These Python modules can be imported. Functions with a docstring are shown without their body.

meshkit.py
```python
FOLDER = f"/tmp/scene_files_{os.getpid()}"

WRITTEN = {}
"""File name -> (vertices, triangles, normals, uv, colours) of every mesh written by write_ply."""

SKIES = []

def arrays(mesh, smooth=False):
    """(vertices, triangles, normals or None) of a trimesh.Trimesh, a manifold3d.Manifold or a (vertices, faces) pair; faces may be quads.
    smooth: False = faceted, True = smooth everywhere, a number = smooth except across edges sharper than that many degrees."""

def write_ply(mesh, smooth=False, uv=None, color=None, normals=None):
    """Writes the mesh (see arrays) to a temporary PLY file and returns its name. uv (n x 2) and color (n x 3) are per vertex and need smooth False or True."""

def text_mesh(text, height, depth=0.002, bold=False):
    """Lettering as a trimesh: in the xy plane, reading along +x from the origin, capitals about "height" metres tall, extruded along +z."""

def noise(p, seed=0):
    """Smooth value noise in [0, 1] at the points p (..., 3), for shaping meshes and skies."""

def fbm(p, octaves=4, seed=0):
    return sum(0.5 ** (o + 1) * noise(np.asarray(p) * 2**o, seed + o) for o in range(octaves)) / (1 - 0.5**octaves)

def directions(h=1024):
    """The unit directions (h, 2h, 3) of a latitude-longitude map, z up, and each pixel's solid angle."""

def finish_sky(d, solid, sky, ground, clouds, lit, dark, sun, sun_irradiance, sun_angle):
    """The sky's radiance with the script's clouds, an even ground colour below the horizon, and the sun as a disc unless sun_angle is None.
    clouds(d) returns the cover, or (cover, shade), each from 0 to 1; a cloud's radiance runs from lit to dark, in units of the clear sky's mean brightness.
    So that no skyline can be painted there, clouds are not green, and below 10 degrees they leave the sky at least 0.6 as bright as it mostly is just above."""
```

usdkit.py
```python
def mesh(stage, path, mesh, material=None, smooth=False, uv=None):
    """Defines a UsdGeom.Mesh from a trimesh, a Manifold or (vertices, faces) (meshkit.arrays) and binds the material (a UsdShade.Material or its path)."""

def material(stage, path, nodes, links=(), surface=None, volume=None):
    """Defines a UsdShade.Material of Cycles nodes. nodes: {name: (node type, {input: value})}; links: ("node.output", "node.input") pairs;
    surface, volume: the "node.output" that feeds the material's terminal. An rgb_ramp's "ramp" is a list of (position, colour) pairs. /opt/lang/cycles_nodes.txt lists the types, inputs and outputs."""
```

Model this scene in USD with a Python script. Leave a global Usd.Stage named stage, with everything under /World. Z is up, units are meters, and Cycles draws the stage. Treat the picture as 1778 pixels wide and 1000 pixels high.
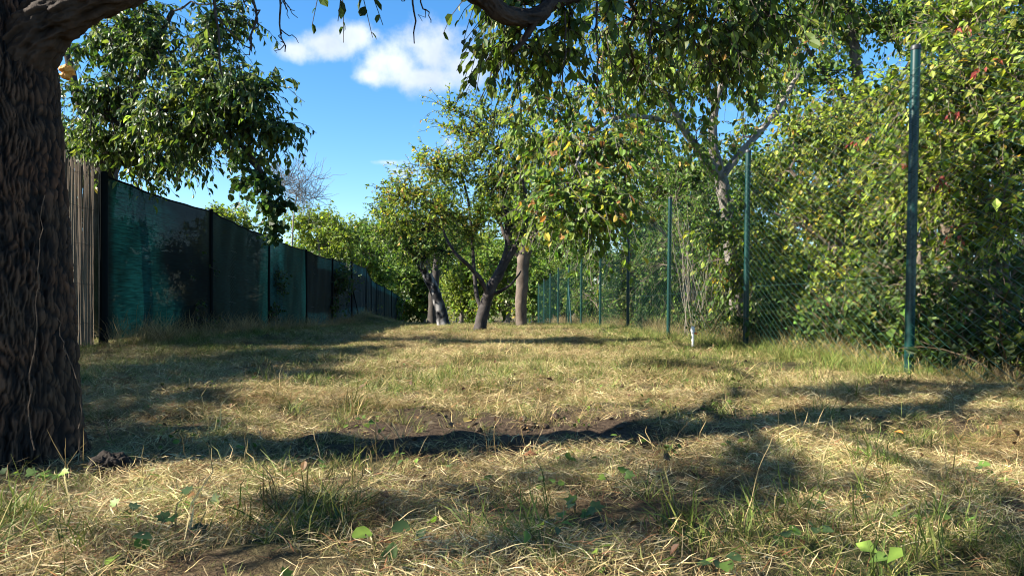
import math
import numpy as np
import usdkit, meshkit
from pxr import Usd, UsdGeom, UsdLux, UsdShade, Gf, Sdf, Vt
from scipy.spatial import cKDTree

stage = Usd.Stage.CreateInMemory()
UsdGeom.SetStageUpAxis(stage, "Z")
UsdGeom.SetStageMetersPerUnit(stage, 1.0)
UsdGeom.Xform.Define(stage, "/World")
UsdGeom.Scope.Define(stage, "/World/Looks")

# ------------------------------------------------------------------ camera, sky, sun, exposure
FPX, CX, HY, CZ = 1284.0, 889.0, 528.0, 0.43       # the lens in photograph pixels, its centre column, the horizon row, eye height
EXPOSURE = 2.05
SUN_EL = math.radians(36.0)
SUN_DIR_XY = np.array([-0.975, -0.22]) / math.hypot(0.975, 0.22)
SUN = np.array([*(SUN_DIR_XY * math.cos(SUN_EL)), math.sin(SUN_EL)])
SKY_STRENGTH, SUN_INTENSITY = 0.062, 1.25

cam = UsdGeom.Camera.Define(stage, "/World/camera")
cam.CreateHorizontalApertureAttr(36.0)
cam.CreateVerticalApertureAttr(36.0 * 575 / 1024)
cam.CreateFocalLengthAttr(36.0 * FPX / 1778)
cam.CreateVerticalApertureOffsetAttr(36.0 * (HY - 500) / 1778)
cam.CreateExposureAttr(EXPOSURE)
cam.CreateClippingRangeAttr(Gf.Vec2f(0.05, 5000))
cam.AddTranslateOp().Set(Gf.Vec3d(0, 0, CZ))
cam.AddRotateXOp().Set(90.0)

def direction(px, py):
    v = np.array([(px - CX) / FPX, 1.0, (HY - py) / FPX])
    return v / np.linalg.norm(v)

def sky_material():
    n = {"sky": ("sky_texture", {"sky_type": "single_scattering", "sun_disc": False, "sun_elevation": SUN_EL,
                                 "sun_rotation": math.atan2(SUN[0], SUN[1]), "air_density": 1.0, "aerosol_density": 0.35, "ozone_density": 3.0}),
         "tc": ("texture_coordinate", {}),
         "sat": ("hsv", {"hue": 0.5, "saturation": 1.3, "value": 1.0, "fac": 1.0}),
         "warp": ("noise_texture", {"dimensions": "3D", "scale": 9.0, "detail": 7.0, "roughness": 0.58}),
         "shade_noise": ("noise_texture", {"dimensions": "3D", "scale": 14.0, "detail": 5.0, "roughness": 0.55})}
    l = [("sky.color", "sat.color"), ("tc.generated", "warp.vector"), ("tc.generated", "shade_noise.vector")]
    # puffs: photograph column and row, half width and half height as angles, strength
    puffs = [(515, 88, .045, .022, 1.0), (565, 78, .055, .030, 1.05), (606, 64, .050, .028, 1.0), (650, 62, .025, .018, .7),
             (640, 132, .036, .020, .95), (690, 112, .065, .046, 1.15), (750, 92, .070, .052, 1.2), (800, 116, .062, .042, 1.15), (735, 134, .085, .030, 1.15), (850, 112, .05, .026, .8),
             (672, 282, .040, .006, .55), (700, 298, .030, .009, .52), (543, 287, .02, .009, .55), (780, 246, .018, .012, .6), (385, 300, .08, .03, .5)]
    last = None
    for i, (px, py, w, h, s) in enumerate(puffs):
        c = direction(px, py)
        n[f"d{i}"] = ("vector_math", {"math_type": "subtract", "vector2": tuple(c)})
        n[f"s{i}"] = ("vector_math", {"math_type": "multiply", "vector2": (1 / w, 0.0, 1 / h)})
        n[f"e{i}"] = ("vector_math", {"math_type": "length"})
        n[f"r{i}"] = ("map_range", {"range_type": "linear", "from_min": 0.0, "from_max": 1.35, "to_min": s, "to_max": 0.0, "clamp": True})
        l += [("tc.generated", f"d{i}.vector1"), (f"d{i}.vector", f"s{i}.vector1"), (f"s{i}.vector", f"e{i}.vector1"), (f"e{i}.value", f"r{i}.value")]
        if last is None:
            last = f"r{i}.result"
        else:
            n[f"m{i}"] = ("math", {"math_type": "smoothmax", "value3": 0.25})
            l += [(last, f"m{i}.value1"), (f"r{i}.result", f"m{i}.value2")]
            last = f"m{i}.value"
    n["nz"] = ("map_range", {"from_min": 0.3, "from_max": 0.7, "to_min": -0.36, "to_max": 0.36})
    n["front"] = ("separate_xyz", {})
    n["ahead"] = ("map_range", {"from_min": 0.1, "from_max": 0.3, "to_min": 0.0, "to_max": 1.0, "clamp": True})
    n["gate"] = ("math", {"math_type": "multiply"})
    n["sum"] = ("math", {"math_type": "add"})
    n["cover"] = ("map_range", {"range_type": "smoothstep", "from_min": 0.40, "from_max": 0.86, "to_min": 0.0, "to_max": 0.93, "clamp": True})
    n["shade"] = ("rgb_ramp", {"ramp": [(0.3, (3.0, 3.4, 4.1)), (0.62, (4.2, 4.5, 5.0))]})
    n["mix"] = ("mix_color", {"blend_type": "mix", "use_clamp": True})
    n["bg"] = ("background_shader", {"strength": SKY_STRENGTH})
    l += [("warp.fac", "nz.value"), (last, "sum.value1"), ("nz.result", "sum.value2"), ("tc.generated", "front.vector"), ("front.y", "ahead.value"),
          ("sum.value", "gate.value1"), ("ahead.result", "gate.value2"), ("gate.value", "cover.value"), ("cover.result", "mix.fac"), ("shade_noise.fac", "shade.fac"),
          ("sat.color", "mix.a"), ("shade.color", "mix.b"), ("mix.result", "bg.color")]
    return usdkit.material(stage, "/World/Looks/sky", n, l, surface="bg.background")

dome = UsdLux.DomeLight.Define(stage, "/World/sky")
UsdShade.MaterialBindingAPI.Apply(dome.GetPrim()).Bind(sky_material())
dome.GetPrim().SetCustomDataByKey("kind", "structure")
sun = UsdLux.DistantLight.Define(stage, "/World/sun")
sun.CreateIntensityAttr(SUN_INTENSITY)
sun.CreateAngleAttr(0.53)
sun.CreateNormalizeAttr(True)
sun.CreateColorAttr(Gf.Vec3f(1.0, 0.93, 0.82))
sun.AddOrientOp().Set(Gf.Quatf(Gf.Rotation(Gf.Vec3d(0, 0, 1), Gf.Vec3d(*map(float, SUN))).GetQuat()))

# ------------------------------------------------------------------ helpers
def P(px, py, d):
    return np.array([(px - CX) / FPX * d, d, CZ + (HY - py) / FPX * d])

def ground_z(x, y):
    x, y = np.asarray(x, float), np.asarray(y, float)
    raw = .023 * 4 * np.logaddexp(0, (y - 13) / 4)
    z = -2.5 * np.tanh(raw / 2.5)
    z = z + .34 * np.exp(-((x + 5.1) / 1.1) ** 2 - ((y - 25) / 2.6) ** 2)
    near = np.exp(-np.maximum(y - 8, 0) / 20)
    q = np.stack([x, y, 0 * x], -1)
    z = z + near * (.025 * (meshkit.noise(q * 6.5 + 3, 8) - .5) + .07 * (meshkit.noise(q * .9 + 31, 3) - .5) + .035 * (meshkit.noise(q * 2.7 + 11, 4) - .5))
    return z - .05 * (meshkit.noise(np.zeros((1, 3)) + [31, 31, 31], 3)[0] - .5) * 0

counts = {}
def free(parent, name):
    k = counts.get((parent, name), 0)
    counts[(parent, name)] = k + 1
    return f"{parent}/{name}" + (f"_{k:03d}" if k else "")

def tag(prim, label=None, cat=None, group=None, kind=None):
    for k, v in (("label", label), ("category", cat), ("group", group), ("kind", kind)):
        if v:
            prim.SetCustomDataByKey(k, v)
    return prim

def thing(name, label, cat, group=None, loc=(0, 0, 0), kind=None):
    x = UsdGeom.Xform.Define(stage, free("/World", name))
    x.AddTranslateOp().Set(Gf.Vec3d(*map(float, loc)))
    tag(x.GetPrim(), label, cat, group, kind)
    ORIGIN[str(x.GetPath())] = np.array(loc, float)
    return str(x.GetPath())

ORIGIN = {"/World": np.zeros(3)}
def put(parent, name, V, F, mat, tint=None, smooth=False, label=None, cat=None, group=None, kind=None):
    """One Mesh prim under parent; V in world coordinates."""
    path = free(parent, name)
    o = ORIGIN[parent]
    V = np.asarray(V, float) - o
    ORIGIN[path] = o
    if smooth and tint is not None:
        smooth = True
    m = usdkit.mesh(stage, path, (V, np.asarray(F)), MAT[mat], smooth=smooth)
    if tint is not None:
        UsdGeom.PrimvarsAPI(m).CreatePrimvar("tint", Sdf.ValueTypeNames.Color3fArray, "vertex").Set(Vt.Vec3fArray.FromNumpy(np.ascontiguousarray(tint, np.float32)))
    tag(m.GetPrim(), label, cat, group, kind)
    return path

def unit(v):
    return v / np.maximum(np.linalg.norm(v, axis=-1, keepdims=True), 1e-9)

def tubes(Pts, R, sides=5, cap=False):
    """Tubes along N polylines of K points: Pts (N,K,3), R (N,K)."""
    Pts = np.asarray(Pts, float)
    if Pts.ndim == 2:
        Pts = Pts[None]
    N, K, _ = Pts.shape
    R = np.broadcast_to(np.asarray(R, float), (N, K))
    T = unit(np.gradient(Pts, axis=1))
    mean = unit(Pts[:, -1] - Pts[:, 0] + 1e-6)
    ref = np.where(np.abs(mean[:, 2:3]) > .75, np.array([[1.0, .13, 0]]), np.array([[0.05, .1, 1.0]]))
    U = unit(np.cross(T, ref[:, None, :]))
    W = np.cross(T, U)
    a = np.arange(sides) / sides * 2 * np.pi
    V = Pts[:, :, None] + R[:, :, None, None] * (np.cos(a)[:, None] * U[:, :, None] + np.sin(a)[:, None] * W[:, :, None])
    V = V.reshape(-1, 3)
    n, k, s = np.meshgrid(np.arange(N), np.arange(K - 1), np.arange(sides), indexing="ij")
    s2 = (s + 1) % sides
    A, B = (n * K + k) * sides, (n * K + k + 1) * sides
    q = np.stack([A + s, A + s2, B + s2, B + s], -1).reshape(-1, 4)
    F = np.vstack([q[:, [0, 1, 2]], q[:, [0, 2, 3]]])
    if cap:
        end = []
        for i in range(N):
            for b in (i * K * sides, (i * K + K - 1) * sides):
                f = [(b, b + j, b + j + 1) for j in range(1, sides - 1)]
                end += f if b else [(x, z, y) for x, y, z in f]
        F = np.vstack([F, np.array(end)])
    return V, F

def smooth_line(pts, n):
    pts = np.asarray(pts, float)
    t = np.concatenate([[0], np.cumsum(np.linalg.norm(np.diff(pts, axis=0), axis=1))])
    from scipy.interpolate import PchipInterpolator
    return PchipInterpolator(t / t[-1], pts)(np.linspace(0, 1, n)) if len(pts) > 2 else pts[0] + np.linspace(0, 1, n)[:, None] * (pts[1] - pts[0])

def join(parts):
    V, F, n = [], [], 0
    for v, f in parts:
        V.append(v); F.append(np.asarray(f) + n); n += len(v)
    return np.vstack(V), np.vstack(F)

def box(lo, hi):
    lo, hi = np.array(lo, float), np.array(hi, float)
    v = np.array([[x, y, z] for x in (0, 1) for y in (0, 1) for z in (0, 1)]) * (hi - lo) + lo
    f = [[0, 1, 3, 2], [4, 6, 7, 5], [0, 4, 5, 1], [2, 3, 7, 6], [0, 2, 6, 4], [1, 5, 7, 3]]
    q = np.array(f)
    return v, np.vstack([q[:, [0, 1, 2]], q[:, [0, 2, 3]]])

# ------------------------------------------------------------------ materials
MAT = {}
def mat(name, nodes, links=(), surface="p.BSDF"):
    MAT[name] = usdkit.material(stage, f"/World/Looks/{name}", nodes, list(links), surface=surface)

def leaf_material(name, trans=0.42, rough=0.5, spec=0.28, boost=(1.5, 1.55, 0.75)):
    mat(name, {"a": ("attribute", {"attribute": "tint"}),
               "p": ("principled_bsdf", {"roughness": rough, "specular_ior_level": spec}),
               "b": ("mix", {"mix_type": "multiply", "fac": 1.0, "color2": boost}),
               "t": ("translucent_bsdf", {}),
               "x": ("mix_closure", {"fac": trans})},
        [("a.color", "p.base_color"), ("a.color", "b.color1"), ("b.color", "t.color"), ("p.BSDF", "x.closure1"), ("t.BSDF", "x.closure2")], surface="x.closure")
leaf_material("leaf")
leaf_material("glossy_leaf", trans=.38, rough=.42, spec=.35)
mat("blade", {"a": ("attribute", {"attribute": "tint"}), "g": ("geometry", {}),
              "n1": ("noise_texture", {"scale": 1.5, "detail": 5.0, "roughness": .65}), "r1": ("rgb_ramp", {"ramp": [(.33, (.50, .43, .33)), (.46, (.88, .85, .76)), (.56, (1.05, 1.03, .95)), (.68, (1.0, 1.12, .85))]}),
              "n2": ("noise_texture", {"scale": 9.0, "detail": 3.0, "roughness": .6}), "r2": ("rgb_ramp", {"ramp": [(.34, (.5, .46, .42)), (.5, (.95, .95, .95)), (.66, (1.2, 1.2, 1.15))]}),
              "x1": ("mix", {"mix_type": "multiply", "fac": 1.0}), "x2": ("mix", {"mix_type": "multiply", "fac": 1.0}),
              "p": ("principled_bsdf", {"roughness": .6, "specular_ior_level": .2}), "t": ("translucent_bsdf", {}), "x": ("mix_closure", {"fac": .28})},
    [("g.position", "n1.vector"), ("n1.fac", "r1.fac"), ("g.position", "n2.vector"), ("n2.fac", "r2.fac"), ("a.color", "x1.color1"), ("r1.color", "x1.color2"), ("x1.color", "x2.color1"), ("r2.color", "x2.color2"),
     ("x2.color", "p.base_color"), ("x2.color", "t.color"), ("p.BSDF", "x.closure1"), ("t.BSDF", "x.closure2")], surface="x.closure")

def tinted(name, rough=.85, spec=.2, bump_scale=60., bump=.3, dist=.004, stretch=(1, 1, 1)):
    mat(name, {"a": ("attribute", {"attribute": "tint"}), "g": ("geometry", {}),
               "m": ("mapping", {"scale": stretch}),
               "n": ("noise_texture", {"scale": bump_scale, "detail": 6.0, "roughness": .65}),
               "v": ("map_range", {"from_min": .25, "from_max": .75, "to_min": .55, "to_max": 1.4}),
               "x": ("mix", {"mix_type": "multiply", "fac": 1.0}),
               "b": ("bump", {"strength": bump, "distance": dist}),
               "p": ("principled_bsdf", {"roughness": rough, "specular_ior_level": spec})},
        [("g.position", "m.vector"), ("m.vector", "n.vector"), ("n.fac", "v.value"), ("a.color", "x.color1"), ("v.result", "x.color2"),
         ("x.color", "p.base_color"), ("n.fac", "b.height"), ("b.normal", "p.normal")])
tinted("bark", bump_scale=70., bump=.6, dist=.006, stretch=(1, 1, .4))
tinted("fungus", rough=.6, spec=.3, bump_scale=90., bump=.15)

def noisy(name, c1, c2, scale, rough, spec=.4, stretch=(1, 1, 1), bump=.2, metallic=0.):
    mat(name, {"g": ("geometry", {}), "m": ("mapping", {"scale": stretch}),
               "n": ("noise_texture", {"scale": scale, "detail": 6.0, "roughness": .6}),
               "r": ("rgb_ramp", {"ramp": [(.3, c1), (.7, c2)]}),
               "b": ("bump", {"strength": bump, "distance": .002}),
               "p": ("principled_bsdf", {"roughness": rough, "specular_ior_level": spec, "metallic": metallic})},
        [("g.position", "m.vector"), ("m.vector", "n.vector"), ("n.fac", "r.fac"), ("r.color", "p.base_color"), ("n.fac", "b.height"), ("b.normal", "p.normal")])
noisy("post_paint", (.0005, .020, .016), (.0008, .029, .024), 7., .36, .5, bump=.05)
noisy("post_cap", (.006, .008, .008), (.015, .018, .018), 30., .5)
noisy("dark_post", (.0015, .003, .003), (.003, .005, .005), 20., .85, .08)
noisy("wire_green", (.010, .045, .034), (.016, .06, .045), 30., .45)
noisy("wire_dark", (.008, .014, .012), (.014, .02, .017), 30., .5)
noisy("pipe_white", (.55, .55, .53), (.75, .75, .73), 40., .45, .4)
noisy("tap_orange", (.45, .10, .03), (.6, .16, .05), 40., .45, .4)
noisy("metal_grey", (.3, .3, .3), (.45, .45, .44), 40., .35, .5, metallic=.6)
tinted("reed", rough=.7, spec=.25, bump_scale=120., bump=.2, dist=.001, stretch=(1, 1, .08))

# ground: dry straw over soil, the green of short turf, bare dark soil in places
mat("ground", {
    "g": ("geometry", {}),
    "big": ("noise_texture", {"scale": .55, "detail": 4.0, "roughness": .6}),
    "mid": ("noise_texture", {"scale": 4.5, "detail": 6.0, "roughness": .7}),
    "fine": ("noise_texture", {"scale": 70.0, "detail": 5.0, "roughness": .7}),
    "straw": ("rgb_ramp", {"ramp": [(.25, (.030, .020, .012)), (.45, (.075, .050, .028)), (.62, (.15, .105, .06)), (.8, (.24, .18, .10))]}),
    "green": ("rgb_ramp", {"ramp": [(.3, (.035, .042, .014)), (.7, (.12, .125, .042))]}),
    "f1": ("map_range", {"from_min": .46, "from_max": .62, "to_min": 0.0, "to_max": .75, "clamp": True}),
    "x": ("mix", {"mix_type": "mix"}),
    "soilmask": ("attribute", {"attribute": "tint"}),
    "sep": ("separate_color", {"color_type": "rgb"}),
    "soil": ("rgb_ramp", {"ramp": [(.3, (.022, .015, .010)), (.5, (.065, .045, .030)), (.7, (.14, .10, .065))]}),
    "y": ("mix", {"mix_type": "mix"}),
    "z": ("mix", {"mix_type": "mix"}),
    "b": ("bump", {"strength": 1.0, "distance": .03}),
    "p": ("principled_bsdf", {"roughness": .95, "specular_ior_level": .1})},
    [("g.position", "big.vector"), ("g.position", "mid.vector"), ("g.position", "fine.vector"), ("fine.fac", "straw.fac"), ("fine.fac", "green.fac"), ("fine.fac", "soil.fac"),
     ("mid.fac", "f1.value"), ("f1.result", "x.fac"), ("straw.color", "x.color1"), ("green.color", "x.color2"),
     ("soilmask.color", "sep.color"), ("sep.g", "z.fac"), ("x.color", "z.color1"), ("green.color", "z.color2"),
     ("sep.r", "y.fac"), ("z.color", "y.color1"), ("soil.color", "y.color2"), ("y.color", "p.base_color"), ("fine.fac", "b.height"), ("b.normal", "p.normal")])

# woven shade net: see-through between its threads, doubled and bleached in patches
mat("shade_net", {
    "g": ("geometry", {}), "a": ("attribute", {"attribute": "tint"}),
    "m": ("mapping", {"scale": (1.0, 1.0, .45)}),
    "n": ("noise_texture", {"scale": 1.7, "detail": 3.0, "roughness": .55, "distortion": .6}),
    "w": ("noise_texture", {"scale": 300.0, "detail": 2.0}),
    "m2": ("mapping", {"scale": (1.0, 1.0, 14.0)}),
    "rows": ("noise_texture", {"scale": 6.0, "detail": 3.0}),
    "v": ("map_range", {"from_min": .3, "from_max": .7, "to_min": .45, "to_max": 1.6}),
    "v2": ("map_range", {"from_min": .3, "from_max": .7, "to_min": .45, "to_max": 1.6}),
    "x": ("mix", {"mix_type": "multiply", "fac": 1.0}), "x2": ("mix", {"mix_type": "multiply", "fac": 1.0}),
    "d": ("principled_bsdf", {"roughness": .8, "specular_ior_level": .08}), "t": ("translucent_bsdf", {}),
    "dt": ("mix_closure", {"fac": .06}), "tr": ("transparent_bsdf", {}),
    "hole": ("map_range", {"from_min": .42, "from_max": .62, "to_min": .0, "to_max": .035, "clamp": True}),
    "o": ("mix_closure", {})},
    [("g.position", "m.vector"), ("m.vector", "n.vector"), ("g.position", "w.vector"), ("g.position", "m2.vector"), ("m2.vector", "rows.vector"), ("n.fac", "v.value"), ("rows.fac", "v2.value"),
     ("a.color", "x.color1"), ("v.result", "x.color2"), ("x.color", "x2.color1"), ("v2.result", "x2.color2"), ("x2.color", "d.base_color"), ("x2.color", "t.color"),
     ("d.BSDF", "dt.closure1"), ("t.BSDF", "dt.closure2"), ("w.fac", "hole.value"), ("hole.result", "o.fac"), ("dt.closure", "o.closure1"), ("tr.BSDF", "o.closure2")], surface="o.closure")

# ------------------------------------------------------------------ ground
def soil_mask(x, y):
    """Bare dark soil (r) and green turf (g), 0..1."""
    q = np.stack([x, y, 0 * x], -1)
    nz = meshkit.fbm(q * 1.6 + 7, 4, 9) - .5
    s = np.exp(-((x - .05) / 1.0) ** 2 - ((y - 2.6) / .55) ** 2) * 1.35 + np.exp(-((x - .55) / .8) ** 2 - ((y - 7.6) / 1.3) ** 2) * .55 + np.exp(-((x - 2.0) / .6) ** 2 - ((y - 2.9) / .3) ** 2) * .8
    nf = meshkit.fbm(q * [5.5, 9, 1] + 3, 4, 19) - .5
    s = np.clip((s * .8 + nz * 1.6 + nf * 1.9 - .22) * 1.5, 0, 1)
    fence = 2.45 - .045 * np.maximum(y - 4, 0)
    g = np.exp(-((x - fence + .25) / .75) ** 2) * np.clip((y - 3.5) / 2, 0, 1) * np.clip((40 - y) / 10, 0, 1)
    g = g + .55 * np.exp(-((y - 5.6) / .55) ** 2 - ((x + .1) / 1.6) ** 2) + .5 * np.clip(-(x + 1.6) / 1.0, 0, 1) * np.clip((y - 2.5) / 1, 0, 1)
    g = g + .75 * np.exp(-((x - .95) / .5) ** 2 - ((y - 1.35) / .3) ** 2) + .5 * np.exp(-((x + .35) / .22) ** 2 - ((y - 1.35) / .25) ** 2) + .3 * np.exp(-((x + .75) / .5) ** 2 - ((y - 4.2) / .6) ** 2)
    g = np.clip((g + nz * 2.2 + .06) * 1.3, 0, 1)
    return s, g

def grow(lo, hi, first, ratio):
    out, x, s = [lo], lo, first
    while x < hi:
        x += s; s *= ratio; out.append(x)
    return np.array(out)
gx = grow(0, 420, .03, 1.042); gx = np.concatenate([-gx[:0:-1], gx])
gy = np.concatenate([-grow(0, 120, .2, 1.2)[:0:-1], grow(0, 700, .03, 1.022)])
XX, YY = np.meshgrid(gx, gy, indexing="ij")
q = np.stack([XX, YY, 0 * XX], -1)
fade = np.exp(-((np.hypot(XX, YY) / 5) ** 2))
ZZ = ground_z(XX, YY) + fade * (.03 + .05 * soil_mask(XX, YY)[0]) * (meshkit.fbm(q * 11, 4, 5) - .5)
idx = np.arange(XX.size).reshape(XX.shape)
quads = np.stack([idx[:-1, :-1], idx[1:, :-1], idx[1:, 1:], idx[:-1, 1:]], -1).reshape(-1, 4)
sm, gm = soil_mask(XX.ravel(), YY.ravel())
put("/World", "ground", np.stack([XX, YY, ZZ], -1).reshape(-1, 3), np.vstack([quads[:, [0, 1, 2]], quads[:, [0, 2, 3]]]), "ground",
    tint=np.stack([sm, gm, 0 * sm], -1), smooth=True, label="dry mown grass ground with patches of bare dark soil", kind="structure")

# ------------------------------------------------------------------ leaves and trees
def leaf_template(kind):
    if kind == "oval":            # midrib folded, four faces
        v = np.array([[0, 0, 0], [0, .52, -.03], [0, 1, -.16], [-.5, .46, .10], [.5, .46, .10]])
        f = np.array([[0, 1, 3], [1, 2, 3], [0, 4, 1], [1, 4, 2]])
    elif kind == "round":
        v = np.array([[0, 0, 0], [0, .5, -.04], [0, 1, -.15], [-.42, .25, .07], [-.45, .68, .03], [.42, .25, .07], [.45, .68, .03]])
        f = np.array([[0, 1, 3], [3, 1, 4], [4, 1, 2], [0, 5, 1], [5, 6, 1], [6, 2, 1]])
    elif kind == "long":
        v = np.array([[0, 0, 0], [0, .45, .02], [0, .78, -.08], [0, 1, -.24], [-.5, .38, .12], [-.36, .72, .02], [.5, .38, .12], [.36, .72, .02]])
        f = np.array([[0, 1, 4], [4, 1, 5], [1, 2, 5], [5, 2, 3], [0, 6, 1], [6, 7, 1], [1, 7, 2], [7, 3, 2]])
    elif kind == "broad":
        a = np.linspace(0, 2 * np.pi, 15)[:-1]
        yy = .5 - .5 * np.cos(a); xx = .5 * np.sin(a) * (1.08 - .42 * yy) * (1 + .05 * np.cos(7 * a))
        v = np.vstack([[0, .30, -.05], [0, .62, -.09], np.stack([xx, yy, .10 * np.abs(xx) * 2 - .16 * yy ** 2], -1)])
        f = np.array([[(0 if yy[i] < .46 else 1), 2 + (i + 1) % 14, 2 + i] for i in range(14)] + [[0, 1, 2 + 4], [1, 0, 2 + 10]])
    elif kind == "lobed":         # ivy: five points
        ring = [(0, 0), (-.28, -.10), (-.55, .12), (-.36, .34), (-.48, .62), (-.17, .62), (0, 1.0), (.17, .62), (.48, .62), (.36, .34), (.55, .12), (.28, -.10)]
        v = np.array([[0, .32, -.02]] + [[x, y, .06 * abs(x) * 2 - .1 * y * y] for x, y in ring])
        f = np.array([[0, 1 + (i + 1) % 12, 1 + i] for i in range(12)])
    return v, f

def leaves(pos, d, nrm, length, width, kind):
    tv, tf = leaf_template(kind)
    d = unit(d)
    x = unit(np.cross(d, nrm))
    z = np.cross(x, d)
    n, k = len(pos), len(tv)
    w, L = np.broadcast_to(width, n)[:, None, None], np.broadcast_to(length, n)[:, None, None]
    V = pos[:, None] + x[:, None] * (tv[:, 0][None, :, None] * w) + d[:, None] * (tv[:, 1][None, :, None] * L) + z[:, None] * (tv[:, 2][None, :, None] * L)
    F = tf[None] + (np.arange(n) * k)[:, None, None]
    return V, F, k

def leaf_tints(rng, pos, palette, vary=.25, patch=.35, scale=1.2):
    """palette: (weight, colour) pairs; the mix drifts through the crown."""
    w = np.array([p[0] for p in palette], float); w /= w.sum()
    cols = np.array([p[1] for p in palette])
    u = rng.random(len(pos)) * (1 - patch) + patch * np.clip((meshkit.fbm(pos * scale + 5, 2, 3) - .5) * 2.2 + .5, 0, .999)
    i = np.searchsorted(np.cumsum(w), u.clip(0, .9999))
    c = cols[i.clip(0, len(cols) - 1)]
    return c * rng.lognormal(0, vary, (len(pos), 1)) * rng.lognormal(0, .06, (len(pos), 3))

def ball(rng, n):
    v = unit(rng.normal(size=(n, 3)))
    return v * rng.random((n, 1)) ** (1 / 2.2)

def bezier(a, b, c, n):
    t = np.linspace(0, 1, n)[None, :, None]
    return (1 - t) ** 2 * a[:, None] + 2 * t * (1 - t) * b[:, None] + t * t * c[:, None]

def in_view(pos, margin=0):
    px, py = CX + pos[:, 0] / np.maximum(pos[:, 1], .1) * FPX, HY - (pos[:, 2] - CZ) / np.maximum(pos[:, 1], .1) * FPX
    return (pos[:, 1] > .5) & (px > -margin) & (px < 1778 + margin) & (py > -margin) & (py < 1000 + margin)

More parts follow.
